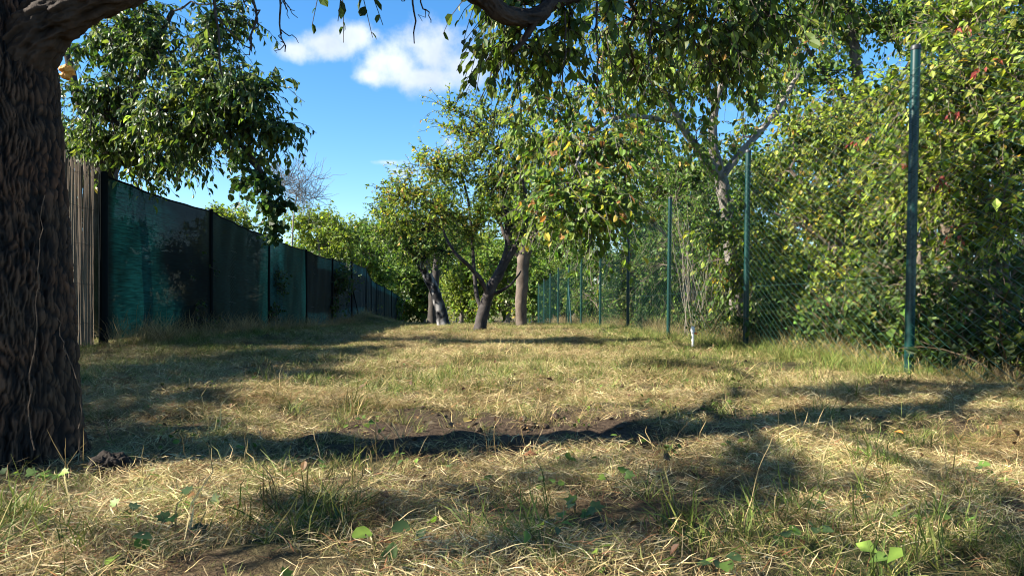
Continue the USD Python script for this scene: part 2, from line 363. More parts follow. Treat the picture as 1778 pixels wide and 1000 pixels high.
def tree(name, label, cat, stems, clumps, seed, leaf=("oval", .06, .035), palette=None, n_sub=9, n_twig=7, n_leaf=9, twig=.45, droop=.25, up=.25, hang=.35, spread=1.0,
         group=None, picked=0, bark=((.09, .075, .06), (.16, .14, .12)), material="leaf", limb_r=.5, twig_r=.0035, twig_tint=None, more_skeleton=(), fleck=False, sub_r=.35, patch=.35, part_label=None):
    """stems: list of (points, r0, r1, part name); clumps: (centre, radii, weight)."""
    rng = np.random.default_rng(seed)
    base = np.array(stems[0][0][0], float)
    t = thing(name, label, cat, group, loc=base)
    skeleton, skel_r = [], []
    for pts, r0, r1, part in stems:
        n = 26
        line = smooth_line(pts, n)
        wob = np.cumsum(rng.normal(0, 1, (n, 3)), 0); wob -= np.linspace(0, 1, n)[:, None] * wob[-1]
        line = line + wob * r0 * .05
        R = np.linspace(r0, r1, n)
        if part == "trunk":
            R = R + r0 * .3 * np.exp(-np.arange(n) / 1.6)
        v, f = tubes(line, R[None], 12)
        ax = np.repeat(line, 12, 0)
        nz = meshkit.fbm(v * [9, 9, 3] / max(r0, .05) * .09, 3, seed)
        v = ax + (v - ax) * (1 + .45 * (nz - .5))[:, None]
        c = np.array(bark[0]) + (np.array(bark[1]) - np.array(bark[0])) * np.clip((meshkit.fbm(v * [22, 22, 6], 3, seed + 1) - (.25 if not fleck else .52)) * (2 if not fleck else 8), 0, 1)[:, None]
        put(t, part, v, f, "bark", tint=c, smooth=True)
        skeleton.append(line); skel_r.append(R)
    for line, R in more_skeleton:
        skeleton.append(np.asarray(line)); skel_r.append(np.asarray(R))
    sk, skr = np.vstack(skeleton), np.concatenate(skel_r)
    order = np.concatenate([np.linspace(0, 1, len(s)) for s in skeleton])
    tw, twr, lp, ld, ln_ = [], [], [], [], []
    bt, btr = [], []
    for C, Rr, wgt in clumps:
        C, Rr = np.array(C, float), np.array(Rr, float)
        dist = np.linalg.norm(sk - C, axis=1) + .8 * np.maximum(sk[:, 2] - C[2], 0) + (1 - order) * .3
        j = int(np.argmin(dist)); A = sk[j]
        mid = (A + C) / 2 + np.array([0, 0, .18 * np.linalg.norm(C - A)]) + rng.normal(0, .05, 3)
        main = bezier(A[None], mid[None], C[None], 9)[0]
        r_main = min(skr[j] * limb_r, .035 + .02 * Rr.max())
        bt.append(main + np.vstack([np.zeros((1, 3)), rng.normal(0, .02, (8, 3))])); btr.append(np.linspace(r_main, r_main * .45, 9))
        K = max(3, int(n_sub * wgt * DENSE))
        S = C + Rr * ball(rng, K)
        ti = rng.integers(3, 9, K)
        B = main[ti]
        M = (B + S) / 2 + rng.normal(0, .12, (K, 3)) * Rr.mean() + np.array([0, 0, .12]) * Rr.mean()
        sub = bezier(B, M, S, 9)
        bt.extend(sub); btr.extend([np.linspace(r_main * sub_r, r_main * sub_r * .35, 9)] * K)
        m = n_twig
        which = np.repeat(np.arange(K), m)
        s0 = sub[which, rng.integers(3, 9, K * m)]
        out = unit(S - C + 1e-6)[which] * .55 + unit(rng.normal(size=(K * m, 3))) * spread + np.array([0, 0, up])
        out = unit(out)
        L = twig * rng.uniform(.5, 1.25, K * m)
        tt = np.linspace(0, 1, 5)
        line = s0[:, None] + out[:, None] * (L[:, None] * tt)[..., None] - np.array([0, 0, 1.0]) * (droop * L[:, None] * tt ** 2)[..., None]
        line[:, 1:] += rng.normal(0, .012, (K * m, 4, 3)) * (L / .4)[:, None, None]
        tw.append(line); twr.append(np.broadcast_to(np.linspace(twig_r, twig_r * .5, 5), (K * m, 5)))
        u = np.clip((np.arange(n_leaf)[None] + rng.random((K * m, n_leaf))) / n_leaf, .08, 1) * 4
        i0 = np.minimum(u.astype(int), 3); fr = (u - i0)[..., None]
        rows = np.arange(K * m)[:, None]
        p = line[rows, i0] * (1 - fr) + line[rows, i0 + 1] * fr
        tang = unit(line[rows, i0 + 1] - line[rows, i0])
        side = unit(np.cross(tang, unit(rng.normal(size=p.shape))))
        dd = tang * .45 + side * .9 + np.array([0, 0, -hang])
        nn = np.array([0, 0, 1.0]) * .8 + rng.normal(0, .55, p.shape)
        lp.append(p.reshape(-1, 3)); ld.append(dd.reshape(-1, 3)); ln_.append(nn.reshape(-1, 3))
    V, F = join([tubes(np.array(bt), np.array(btr), 5), tubes(np.concatenate(tw), np.concatenate(twr), 3)])
    bc = np.array(twig_tint if twig_tint is not None else bark[0])
    put(t, "branches", V, F, "bark", tint=np.broadcast_to(bc, V.shape) * (1 + .5 * (meshkit.noise(V * 5, 2)[:, None] - .5)), kind="stuff")
    pos, dd, nn = np.concatenate(lp), np.concatenate(ld), np.concatenate(ln_)
    if leaf is not None and len(pos):
        keep = pos[:, 2] > ground_z(pos[:, 0], pos[:, 1]) + .03
        pos, dd, nn = pos[keep], dd[keep], nn[keep]
        kind, ll, lw = leaf
        s = np.clip(rng.lognormal(-.08, .32, len(pos)), .4, 1.5)
        LV, LF, k = leaves(pos, dd, nn, ll * s, lw * s * rng.uniform(.8, 1.15, len(pos)), kind)
        tint = leaf_tints(rng, pos, palette, patch=patch)
        rest = np.ones(len(pos), bool)
        pick = []
        if picked:
            size = np.where(in_view(pos, -15), s / np.maximum(pos[:, 1], .3), 0)
            pick = np.argsort(-size)[:picked]
            rest[pick] = False
        m = int(rest.sum())
        crown = put(t, "crown", LV[rest].reshape(-1, 3), (leaf_template(kind)[1][None] + (np.arange(m) * k)[:, None, None]).reshape(-1, 3), material,
                    tint=np.repeat(tint[rest], k, 0), kind="stuff" if picked else None)
        for i in pick:
            put(crown, "leaf", LV[i], leaf_template(kind)[1], material, tint=np.repeat(tint[i:i + 1], k, 0))
    return t

def C(px, py, d, rx, ry, rz, w=1.0):
    """A clump of foliage: where it is seen, its half width and half height there, its half depth in metres, how full."""
    return (P(px, py, d), (rx / FPX * d, rz, ry / FPX * d), w)

def base(px, d):
    x = (px - CX) / FPX * d
    return np.array([x, d, float(ground_z(x, d)) - .06])

DENSE = 1.7
DARK = [(3, (.022, .045, .012)), (3, (.035, .065, .016)), (2, (.055, .09, .02)), (1, (.09, .12, .025))]
MIXED = [(3, (.035, .075, .015)), (4, (.065, .12, .022)), (4, (.11, .165, .028)), (1.5, (.19, .22, .04)), (.5, (.30, .24, .04)), (.3, (.25, .13, .04))]
LIME = [(2, (.05, .085, .014)), (4, (.10, .15, .022)), (4, (.165, .21, .03)), (2, (.25, .28, .045)), (.3, (.32, .22, .04))]
AUTUMN = [(3, (.055, .105, .02)), (5, (.10, .165, .028)), (3, (.17, .22, .04)), (.8, (.33, .27, .045)), (.45, (.28, .14, .045))]
REDS = [(2, (.22, .035, .025)), (1.5, (.30, .08, .055)), (1, (.16, .025, .02)), (2, (.17, .12, .035))]

# --- the big tree in front: trunk with furrowed bark
def big_trunk(t):
    rng = np.random.default_rng(4)
    NA, NZ = 420, 520
    zt = np.linspace(-.08, 2.6, NZ)
    ctr = np.stack([np.interp(zt, [-.1, .4, 1.1, 1.8, 2.6], [-1.455, -1.465, -1.50, -1.59, -1.77]), np.interp(zt, [-.1, 1.1, 2.6], [2.12, 2.13, 2.2]), zt], -1)
    rad = np.interp(zt, [-.1, 0, .12, .4, .9, 1.15, 1.5, 2.6], [.198, .186, .180, .175, .165, .160, .14, .11])
    a = np.linspace(0, 2 * np.pi, NA, endpoint=False)
    A, Z = np.meshgrid(a, zt, indexing="ij")
    R = np.broadcast_to(rad, A.shape)
    lob = 1 + .035 * np.sin(3 * A + 1.2) + .025 * np.sin(5 * A + Z * 1.4)
    flare = np.exp(-np.maximum(Z, 0) / .09) * .014 * (np.sin(4 * A + .5) + .6)
    u, v = A * .19, Z
    q3 = np.stack([np.cos(A) * .19, np.sin(A) * .19, Z], -1)
    wu = (meshkit.fbm(q3 * [16, 16, 9], 4, 21) - .5) * .075
    wv = (meshkit.fbm(q3 * [14, 14, 8], 4, 22) - .5) * .16
    # bark plates: cells stretched along the trunk
    su, sv = 1 / .0125, 1 / .065
    n_u = int(2 * np.pi * .19 * su)
    cells = np.array([(i + rng.uniform(.05, .95), j + rng.uniform(.05, .95)) for i in range(-2, n_u + 3) for j in range(-3, int(2.8 * sv) + 3)])
    pts = np.stack([(u + wu) * su, (v + wv) * sv], -1)
    d, _ = cKDTree(cells).query(pts.reshape(-1, 2), k=2)
    edge = (d[:, 1] - d[:, 0]).reshape(A.shape)
    plate = np.clip(edge / .5, 0, 1) ** .55
    fine = meshkit.fbm(q3 * [85, 85, 20], 4, 23)
    ridge = 1 - np.abs(2 * meshkit.fbm(q3 * [34, 34, 3.4], 4, 24) - 1)
    h = .010 * plate + .018 * (fine - .5) + .030 * (np.clip(ridge, 0, .85) - .6)
    hn = np.clip((h - np.percentile(h, 12)) / (np.percentile(h, 92) - np.percentile(h, 12)), 0, 1)
    rr = R * lob + flare + h - .012
    V = ctr[None] + np.stack([np.cos(A) * rr, np.sin(A) * rr, 0 * A], -1)
    i = np.arange(NA * NZ).reshape(NA, NZ)
    i2 = np.roll(i, -1, 0)
    qd = np.stack([i[:, :-1], i2[:, :-1], i2[:, 1:], i[:, 1:]], -1).reshape(-1, 4)
    k = np.clip(hn ** 1.8 * (.35 + .65 * plate) + (fine - .5) * .45, 0, 1)[..., None]
    warm = np.clip((meshkit.fbm(q3 * 5, 3, 29) - .4) * 3, 0, 1)[..., None]
    dark, hi = np.array([.0025, .0014, .0009]), np.array([.048, .029, .017]) * (1 - warm) + np.array([.075, .034, .017]) * warm
    put(t, "trunk", V.reshape(-1, 3), np.vstack([qd[:, [0, 1, 2]], qd[:, [0, 2, 3]]]), "bark", tint=(dark + (hi - dark) * k).reshape(-1, 3), smooth=True)

def rough_limb(t, pts, radii, name="limb", seed=0, sides=64, n=160):
    line = smooth_line(pts, n)
    kk = np.asarray(pts, float)
    at = np.concatenate([[0], np.cumsum(np.linalg.norm(np.diff(kk, axis=0), axis=1))])
    R = np.interp(np.linspace(0, 1, n), at / at[-1] if len(radii) == len(kk) else np.linspace(0, 1, len(radii)), radii)
    v, f = tubes(line, R[None], sides)
    ax = np.repeat(line, sides, 0)
    nrm = unit(v - ax)
    arc = np.repeat(np.concatenate([[0], np.cumsum(np.linalg.norm(np.diff(line, axis=0), axis=1))]), sides)
    an = np.tile(np.arange(sides) / sides * 2 * np.pi, n)
    rr = np.repeat(R, sides)
    q = np.stack([np.cos(an) * rr, np.sin(an) * rr, arc], -1) + (meshkit.fbm(v * 12, 3, seed + 2)[:, None] - .5) * .03
    pl = 1 - np.abs(2 * meshkit.fbm(q * [40, 40, 7], 4, seed) - 1)
    fi = meshkit.fbm(q * [90, 90, 30], 3, seed + 1)
    v = v + nrm * ((.030 * (pl - .6) + .020 * (fi - .5)) * np.minimum(1, rr / .06))[:, None]
    k = np.clip((pl - .45) * 1.6 + (fi - .5) * .8, 0, 1)[:, None]
    return put(t, name, v, f, "bark", tint=np.array([.004, .0025, .0017]) + np.array([.026, .016, .010]) * k, smooth=True)

def dangling(rng, start, length, r=.004, forks=4, sway=(0, 0, 0)):
    """A bare hanging twig with a few crooked side shoots."""
    n = 10
    tt = np.linspace(0, 1, n)
    line = np.array(start) + np.array([0, 0, -1.0]) * length * tt[:, None] + np.array(sway) * (tt ** 1.5)[:, None] + np.cumsum(rng.normal(0, .006, (n, 3)), 0)
    parts = [tubes(line, np.linspace(r, r * .45, n)[None], 6)]
    for _ in range(forks):
        i = rng.integers(2, n - 1)
        L = length * rng.uniform(.15, .4)
        d = unit(np.array([rng.normal(), rng.normal() * .6, -.9]))
        s = line[i] + d * L * np.linspace(0, 1, 6)[:, None] + np.cumsum(rng.normal(0, .005, (6, 3)), 0) * [[0]] + np.vstack([np.zeros((1, 3)), rng.normal(0, .006, (5, 3))])
        parts.append(tubes(s, np.linspace(r * .55, r * .25, 6)[None], 5))
    return join(parts)

LIMB = [P(-10, 270, 2.16), P(10, 170, 2.14), P(40, 100, 2.12), P(80, 44, 2.1), P(136, 10, 2.09), P(180, -10, 2.09), P(222, -24, 2.1), P(360, -85, 2.2), P(560, -80, 2.35), P(760, -48, 2.62), P(835, -8, 2.75), P(880, 28, 2.8), P(925, 30, 2.86), P(965, 2, 2.95), P(1030, -10, 3.02), P(1200, -40, 3.2), P(1420, -60, 3.5)]
LIMB_R = [.09, .085, .075, .064, .052, .049, .046, .043, .042, .039, .034, .030, .029, .025, .021, .017, .012]
HIGH_LIMB = [P(-40, 30, 2.14), np.array([-1.85, 2.3, 1.8]), np.array([-2.3, 2.5, 2.4]), np.array([-2.8, 2.6, 2.9])]
def front_tree():
    rng = np.random.default_rng(77)
    t_path = tree("plum_tree", "thick furrowed old tree trunk in front, its limb arching over the top of the view", "tree",
        [([P(560, -75, 2.35), P(640, -70, 2.42)], .05, .048, "limb")],
        [C(850, 10, 3.1, 30, 25, .2, .4), C(890, 80, 3.15, 45, 35, .25, .5), C(970, 85, 3.2, 60, 45, .3, .55), C(1080, 40, 3.3, 90, 60, .35, .6), C(1210, 40, 3.4, 100, 75, .4, 1.1), C(1330, 30, 3.5, 90, 60, .45, 1.0), C(1090, 140, 3.5, 80, 45, .3, .3), C(1250, 110, 3.6, 80, 45, .3, .6), C(1440, -20, 3.6, 90, 50, .4, .6), C(583, -125, 2.5, 8, 6, .04, .25),
         C(1290, -50, 4.2, 50, 25, .25, 1.4), C(1150, -65, 4.1, 60, 25, .25, 1.4), C(1014, -85, 4.0, 60, 25, .25, 1.4), C(870, -100, 3.9, 60, 25, .25, 1.4),
         ((-3.3, .75, 2.15), (.3, .3, .2), .8), ((-2.75, .65, 2.15), (.35, .3, .2), .85), ((-2.3, 1.05, 2.15), (.3, .25, .2), .85), ((-2.1, .45, 2.3), (.4, .3, .2), .9), ((-1.3, 2.75, 2.25), (.7, .35, .25), 1.3), ((-.4, 2.85, 2.35), (.6, .35, .25), 1.2), ((-2.4, 4.45, 2.75), (.7, .3, .25), 1.0), ((-3.5, 1.5, 2.2), (.4, .2, .2), .7), ((-1.7, -.3, 2.6), (.7, .5, .3), .6), ((-1.0, 2.2, 2.0), (.4, .25, .2), .3)],
        seed=11, more_skeleton=[(smooth_line(LIMB, 60)[34:], np.full(26, .03)), (smooth_line(HIGH_LIMB, 30)[8:], np.full(22, .05))], leaf=("round", .042, .024), palette=DARK + [(3, (.10, .15, .03)), (1.5, (.17, .2, .04)), (.35, (.3, .2, .05))], n_sub=9, n_twig=7, n_leaf=8, twig=.21, droop=.7, up=-.15, hang=.8, picked=300, bark=((.03, .022, .017), (.10, .075, .055)), limb_r=.35, sub_r=.45, twig_r=.0028)
    big_trunk(t_path)
    rough_limb(t_path, LIMB, LIMB_R, seed=5, n=620, sides=110)
    rough_limb(t_path, HIGH_LIMB, [.075, .046, .028, .016], seed=8, n=90, sides=32)
    rough_limb(t_path, [P(930, 35, 2.86), P(905, 75, 2.85), P(888, 92, 2.84)], [.014, .010, .006], seed=9, n=30, sides=12)
    for px, top, bottom, d, r, fk in [(362, -70, 122, 2.2, .0055, 2), (452, -40, 85, 2.28, .0055, 6), (480, -40, 70, 2.3, .004, 6), (716, -30, 92, 2.55, .005, 1), (735, -30, 42, 2.58, .0035, 1), (425, -40, 22, 2.25, .003, 2), (1040, 0, 130, 3.0, .005, 4), (980, 20, 170, 2.95, .004, 4), (1130, 0, 120, 3.1, .005, 5), (1240, -20, 130, 3.3, .006, 6)]:
        a, b = P(px, top, d), P(px, bottom, d)
        v, f = dangling(rng, a, a[2] - b[2], r, fk, sway=(rng.uniform(-.01, .04), 0, 0))
        put(t_path, "twig", v, f, "bark", tint=np.broadcast_to([.035, .026, .022], v.shape))
front_tree()

# --- yellow bracket fungus on the trunk
def fungus():
    rng = np.random.default_rng(3)
    c = P(119, 124, 2.03)
    parts, tints = [], []
    for dx, dz, s in [(0, 0, 1.0), (-.004, -.014, .75)]:
        import trimesh
        m = trimesh.creation.icosphere(3)
        v = np.array(m.vertices)
        n = meshkit.fbm(v * 2.2 + s * 9, 3, 6)
        v = v * (1 + .9 * (n - .5))[:, None] * np.array([.017, .02, .014]) * s
        v[:, 2] -= .25 * np.maximum(v[:, 0], 0) ** 1.0 * .2
        parts.append((v + c + [dx, -.004, dz], np.array(m.faces)))
        tints.append(np.array([.33, .14, .02]) * (.65 + .8 * n)[:, None])
    v, f = join(parts)
    put("/World", "bracket_fungus", v, f, "fungus", tint=np.vstack(tints), smooth=True, label="small yellow bracket fungus growing on the edge of the big furrowed trunk", cat="fungus")
fungus()

# --- left: trees behind the net fence
tree("cherry_tree", "large dark green leafy tree with drooping leaves behind the shade net fence", "tree",
     [([base(150, 8.6), P(170, 330, 8.5), P(215, 230, 8.3)], .13, .09, "trunk"),
      ([P(215, 230, 8.3), P(330, 225, 7.8), P(400, 240, 7.6), P(455, 300, 7.5)], .06, .02, "limb"),
      ([P(205, 250, 8.3), P(250, 120, 8.2), P(300, 20, 8.0)], .06, .025, "limb"),
      ([P(195, 270, 8.4), P(130, 150, 8.3), P(110, 20, 8.2)], .06, .03, "limb")],
     [C(170, 80, 7.8, 80, 90, .6, 0.99), C(270, 90, 7.6, 70, 80, .5, 0.74), C(240, 20, 7.8, 60, 70, .5, 0.56), C(165, 190, 7.8, 80, 70, .6, 0.99), C(270, 190, 7.4, 80, 60, .5, 0.87), C(370, 60, 7.6, 50, 75, .4, 0.62), C(370, 150, 7.3, 70, 60, .45, 0.87), C(440, 160, 7.3, 45, 60, .4, 0.62), C(350, 215, 7.4, 70, 40, .4, 0.62), C(440, 205, 7.4, 50, 40, .4, 0.62),
      C(490, 235, 7.5, 30, 16, .2, 0.25), C(270, 245, 8.3, 70, 30, .3, 0.62), C(180, 240, 8.4, 60, 35, .4, 0.74), C(245, 285, 8.8, 70, 20, .3, 0.50), C(320, 275, 9.3, 60, 20, .3, 0.37), C(410, 20, 7.6, 30, 35, .3, 0.25)],
     seed=21, leaf=("long", .080, .034), palette=DARK + [(3, (.12, .16, .035)), (1.5, (.19, .22, .05)), (.4, (.25, .2, .05))], n_sub=11, n_twig=8, n_leaf=9, twig=.36, droop=.5, up=.2, hang=.8, picked=200, bark=((.02, .016, .013), (.06, .05, .042)), limb_r=.45, material="glossy_leaf", twig_r=.004)
tree("screen_hedge", "dark leafy hedge growing up behind the reed screen", "hedge",
     [([np.array([-4.8, y, float(ground_z(-4.8, y))]), np.array([-4.8, y, 1.2]), np.array([-4.8, y + .1, 2.2])], .03, .012, "stem") for y in (.8, 2.0, 3.2, 4.4, 5.6, 6.6)],
     [((-4.7, y, z), (.3, .5, .4), 2.6) for y in (.8, 1.6, 2.4, 3.2, 4.0, 4.8, 5.6, 6.4) for z in (1.8, 2.3)],
     seed=29, leaf=("oval", .07, .04), palette=DARK, n_sub=7, n_twig=6, n_leaf=8, twig=.3, droop=.3, twig_r=.004)
tree("linden_tree", "round leaved branch hanging down over the fence top from a slim stem", "tree",
     [([base(190, 13.4), P(200, 300, 13.2), P(300, 235, 13.1), P(400, 250, 13.1)], .07, .05, "trunk"), ([P(400, 262, 13.1), P(440, 285, 13.0), P(460, 330, 12.9), P(470, 395, 12.8)], .04, .012, "limb")],
     [C(425, 275, 12.9, 30, 16, .4, .6), C(455, 310, 12.8, 20, 20, .3, .6), C(464, 355, 12.8, 14, 22, .25, .55), C(480, 392, 12.7, 18, 8, .2, .4), C(490, 350, 12.8, 14, 5, .15, .2), C(415, 318, 13, 12, 5, .15, .15)],
     seed=23, leaf=("round", .10, .085), palette=DARK, n_sub=7, n_twig=5, n_leaf=7, twig=.28, droop=.4, up=0, hang=.7, twig_r=.004, bark=((.02, .016, .013), (.05, .04, .034)))
tree("bare_tree", "pale leafless tree with fine bare twigs above the fence top", "tree",
     [([base(505, 24), P(508, 400, 24), P(515, 340, 24)], .035, .02, "trunk")],
     [C(520, 320, 24, 42, 42, .7, 1.6), C(490, 310, 24, 28, 30, .6, 1.0), C(540, 345, 24, 26, 24, .5, .9)],
     seed=25, leaf=None, n_sub=11, n_twig=6, twig=.75, droop=-.1, up=.2, twig_r=.008, bark=((.16, .14, .12), (.26, .235, .205)))

# --- middle orchard trees
tree("apple_tree", "forked apple tree leaning right on a dark trunk with sparse crown", "tree",
     [([base(830, 13.2), P(848, 520, 13.2), P(868, 472, 13.2)], .115, .09, "trunk"),
      ([P(866, 478, 13.2), P(884, 420, 13.2), P(876, 330, 13.1), P(862, 260, 13.1)], .085, .03, "limb"),
      ([P(868, 470, 13.2), P(895, 425, 13.1), P(915, 370, 13.0), P(900, 290, 12.9)], .06, .025, "limb"),
      ([P(848, 515, 13.2), P(838, 490, 13.0), P(815, 462, 12.8), P(790, 440, 12.6), P(770, 400, 12.6)], .05, .02, "limb"),
      ([P(838, 540, 13.2), P(826, 505, 13.4), P(822, 450, 13.5), P(815, 360, 13.6), P(800, 300, 13.6)], .04, .018, "limb"),
      ([P(856, 510, 13.2), P(880, 500, 13.0), P(905, 470, 12.9)], .035, .012, "limb")],
     [C(700, 340, 12.9, 45, 30, .6, .9), C(745, 300, 13, 50, 40, .7, 1.0), C(760, 370, 12.8, 50, 30, .6, .9), C(800, 300, 13.2, 50, 45, .7, 1.0), C(850, 260, 13.1, 55, 40, .7, .9), C(850, 330, 13.1, 50, 40, .7, 1.0), C(900, 300, 13, 45, 45, .7, .9), C(800, 230, 13.1, 40, 30, .5, .5), C(860, 195, 13, 50, 28, .5, .6), C(780, 190, 13, 25, 10, .3, .25), C(830, 395, 13.1, 40, 28, .5, .5), C(885, 390, 13, 36, 36, .5, .6), C(680, 385, 12.8, 30, 20, .5, .4), C(910, 220, 12.9, 40, 35, .5, .6)],
     seed=31, leaf=("oval", .062, .038), palette=LIME + [(1, (.3, .2, .05)), (3, (.04, .07, .016))], n_sub=12, n_twig=7, n_leaf=9, twig=.42, droop=.15, up=.35, bark=((.012, .010, .010), (.07, .06, .055)), limb_r=.4, twig_r=.005)
tree("walnut_tree", "straight grey brown trunk cut back to a knobbly head, standing upright", "tree",
     [([base(905, 17.5), P(904, 500, 17.5), P(908, 452, 17.5), P(912, 425, 17.5)], .118, .17, "trunk"), ([P(905, 445, 17.5), P(885, 425, 17.4), P(868, 380, 17.4)], .09, .03, "limb"), ([P(915, 440, 17.5), P(930, 400, 17.4), P(945, 340, 17.3)], .10, .04, "limb"), ([P(908, 440, 17.5), P(905, 390, 17.5), P(912, 300, 17.5)], .09, .03, "limb")],
     [C(900, 370, 17.3, 45, 28, .8, .9), C(945, 340, 17, 45, 40, .8, 1.0), C(880, 320, 17.4, 40, 40, .8, .8), C(930, 270, 17.3, 50, 45, .8, 1.0), C(960, 395, 17, 30, 24, .6, .6)],
     seed=33, leaf=("oval", .09, .05), palette=AUTUMN, n_sub=9, n_twig=7, n_leaf=9, twig=.6, droop=.4, up=.1, bark=((.05, .038, .03), (.14, .11, .085)), twig_r=.006)
tree("leaning_tree", "leaning dark trunk flecked with white, slanting up to the left", "tree",
     [([base(772, 20), P(757, 515, 20), P(741, 478, 20), P(738, 440, 20)], .17, .12, "trunk"), ([P(741, 478, 20), P(700, 420, 19.8), P(670, 380, 19.6)], .08, .03, "limb"), ([P(738, 450, 20), P(745, 390, 20), P(760, 330, 20)], .09, .03, "limb")],
     [C(690, 400, 19.6, 45, 40, .9, 1.2), C(735, 400, 19.8, 45, 45, .9, 1.3), C(660, 405, 19.5, 36, 28, .8, .8), C(715, 435, 19.4, 40, 26, .8, .8), C(770, 360, 20, 40, 40, .8, 1.0), C(780, 440, 19.8, 32, 30, .7, .7), C(665, 350, 19.8, 30, 25, .6, .6)],
     seed=35, fleck=True, leaf=("oval", .085, .05), palette=MIXED + [(1, (.28, .22, .05))], n_sub=10, n_twig=7, n_leaf=10, twig=.6, droop=.2, bark=((.012, .012, .013), (.30, .29, .28)), twig_r=.006)
tree("upright_tree", "thin dark upright trunk just behind the leaning white flecked trunk", "tree",
     [([base(752, 23), P(752, 520, 23), P(758, 470, 23), P(760, 420, 23)], .16, .09, "trunk")],
     [C(770, 430, 23, 40, 30, .9, 1.0), C(740, 400, 23.4, 40, 40, .9, 1.0), C(790, 400, 23.4, 40, 40, .9, 1.0)],
     seed=36, leaf=("oval", .09, .055), palette=MIXED, n_sub=9, n_twig=7, n_leaf=9, twig=.6, bark=((.02, .018, .016), (.07, .06, .05)), twig_r=.006)

# --- far trees and thickets closing the view
FAR = [("far_tree", "pale olive tree beyond the fence, right of the bare twiggy tree", 555, 32, 360, 90, LIME, 41, 1.0),
       ("far_tree", "rounded green tree behind the middle of the shade net fence", 625, 46, 385, 75, MIXED, 42, 1.0),
       ("far_tree", "low sunlit bush crown peeping over the fence below the dark leafy tree", 385, 22, 352, 75, LIME, 43, .9),
       ("far_tree", "bright green bushy tree at the far end of the shade net fence", 690, 78, 405, 70, LIME, 44, 1.3),
       ("far_tree", "dense green tree filling the gap between the leaning and forked trunks", 800, 42, 395, 85, LIME, 45, 1.2),
       ("far_tree", "yellowing leafy tree low behind the forked apple tree", 880, 40, 420, 75, AUTUMN, 46, 1.1),
       ("far_tree", "green tree between the straight trunk and the far green posts", 955, 44, 380, 80, MIXED, 47, 1.2),
       ("far_tree", "shady tree beyond the far end of the path left of the leaning trunk", 735, 52, 430, 80, MIXED, 48, 1.2),
       ("far_tree", "tall back row tree rising behind the forked apple tree", 850, 60, 330, 120, MIXED, 49, 1.3),
       ("far_tree", "tall back row tree behind the rounded fence tree", 590, 58, 400, 90, MIXED, 50, 1.0),
       ("back_tree", "leafy tree closing the view behind the red leaved shrub at the right edge", 1720, 8.5, -80, 230, DARK, 52, 1.5),
       ("back_tree", "leafy tree closing the view behind the yellow green thicket", 1430, 13, 215, 170, MIXED, 53, 2.0),
       ("back_tree", "green tree low behind the bare grey canes", 1180, 18, 260, 110, MIXED, 54, 1.6),
       ("back_tree", "leafy tree behind the nearest green post", 1570, 10, 200, 130, MIXED, 55, 1.8),
       ("low_bush", "low bush on the skyline behind the bare grey canes", 1150, 26, 440, 120, MIXED, 81, 1.2),
       ("low_bush", "low bush on the skyline behind the grey forked trunk", 1290, 24, 430, 130, MIXED, 82, 1.2),
       ("low_bush", "low bush behind the yellow green thicket", 1430, 19, 420, 140, MIXED, 83, 1.3),
       ("low_bush", "low bush behind the dark bramble thicket", 1590, 13, 400, 150, DARK, 84, 1.3),
       ("low_bush", "low bush behind the farthest green posts", 1010, 60, 440, 110, MIXED, 85, 1.2),
       ("low_bush", "low dark bush behind the brambles at the right edge", 1790, 7.5, 330, 170, DARK, 86, 1.5),
       ("hidden_shrub", "dim shrub seen through the first bay of shade netting", 230, 10, 380, 110, DARK, 56, 1.0),
       ("hidden_shrub", "dim shrub seen through the second bay of shade netting", 400, 14, 420, 90, DARK, 57, 1.0),
       ("hidden_shrub", "dim shrub seen through the fourth bay of shade netting", 520, 20, 440, 90, DARK, 58, 1.0),
       ("hidden_tree", "dark leafy tree filling the space behind the reed screen", 120, 9.5, 180, 130, DARK, 59, 1.4)]
for name, lab, px, d, top, half, pal, seed, dens in FAR:
    x = (px - CX) / FPX * d
    gz = float(ground_z(x, d)); tz = CZ + (HY - top) / FPX * d; hw = half / FPX * d
    r_ = np.random.default_rng(seed)
    cl = [((x + r_.uniform(-.75, .75) * hw, d + r_.uniform(-.5, .5) * hw, gz + (tz - gz) * f), (hw * .5, hw * .45, (tz - gz) * .17), 1.0) for f in (.18, .18, .3, .42, .42, .55, .55, .68, .68, .8, .84) for _ in range(1)]
    cl.append(((x, d, gz + (tz - gz) * .86), (hw * .4, hw * .4, (tz - gz) * .14), 1.0))
    tree(name, lab, "tree", [([np.array([x, d, gz - .05]), np.array([x + .1, d, gz + (tz - gz) * .4]), np.array([x - .1, d, gz + (tz - gz) * .75])], .13, .05, "trunk")], cl, seed,
         leaf=("oval", .0042 * d, .0028 * d), palette=pal, n_sub=int(11 * dens), n_twig=7, n_leaf=9, twig=.02 * d, droop=.15, up=.3, twig_r=.006, group=None)

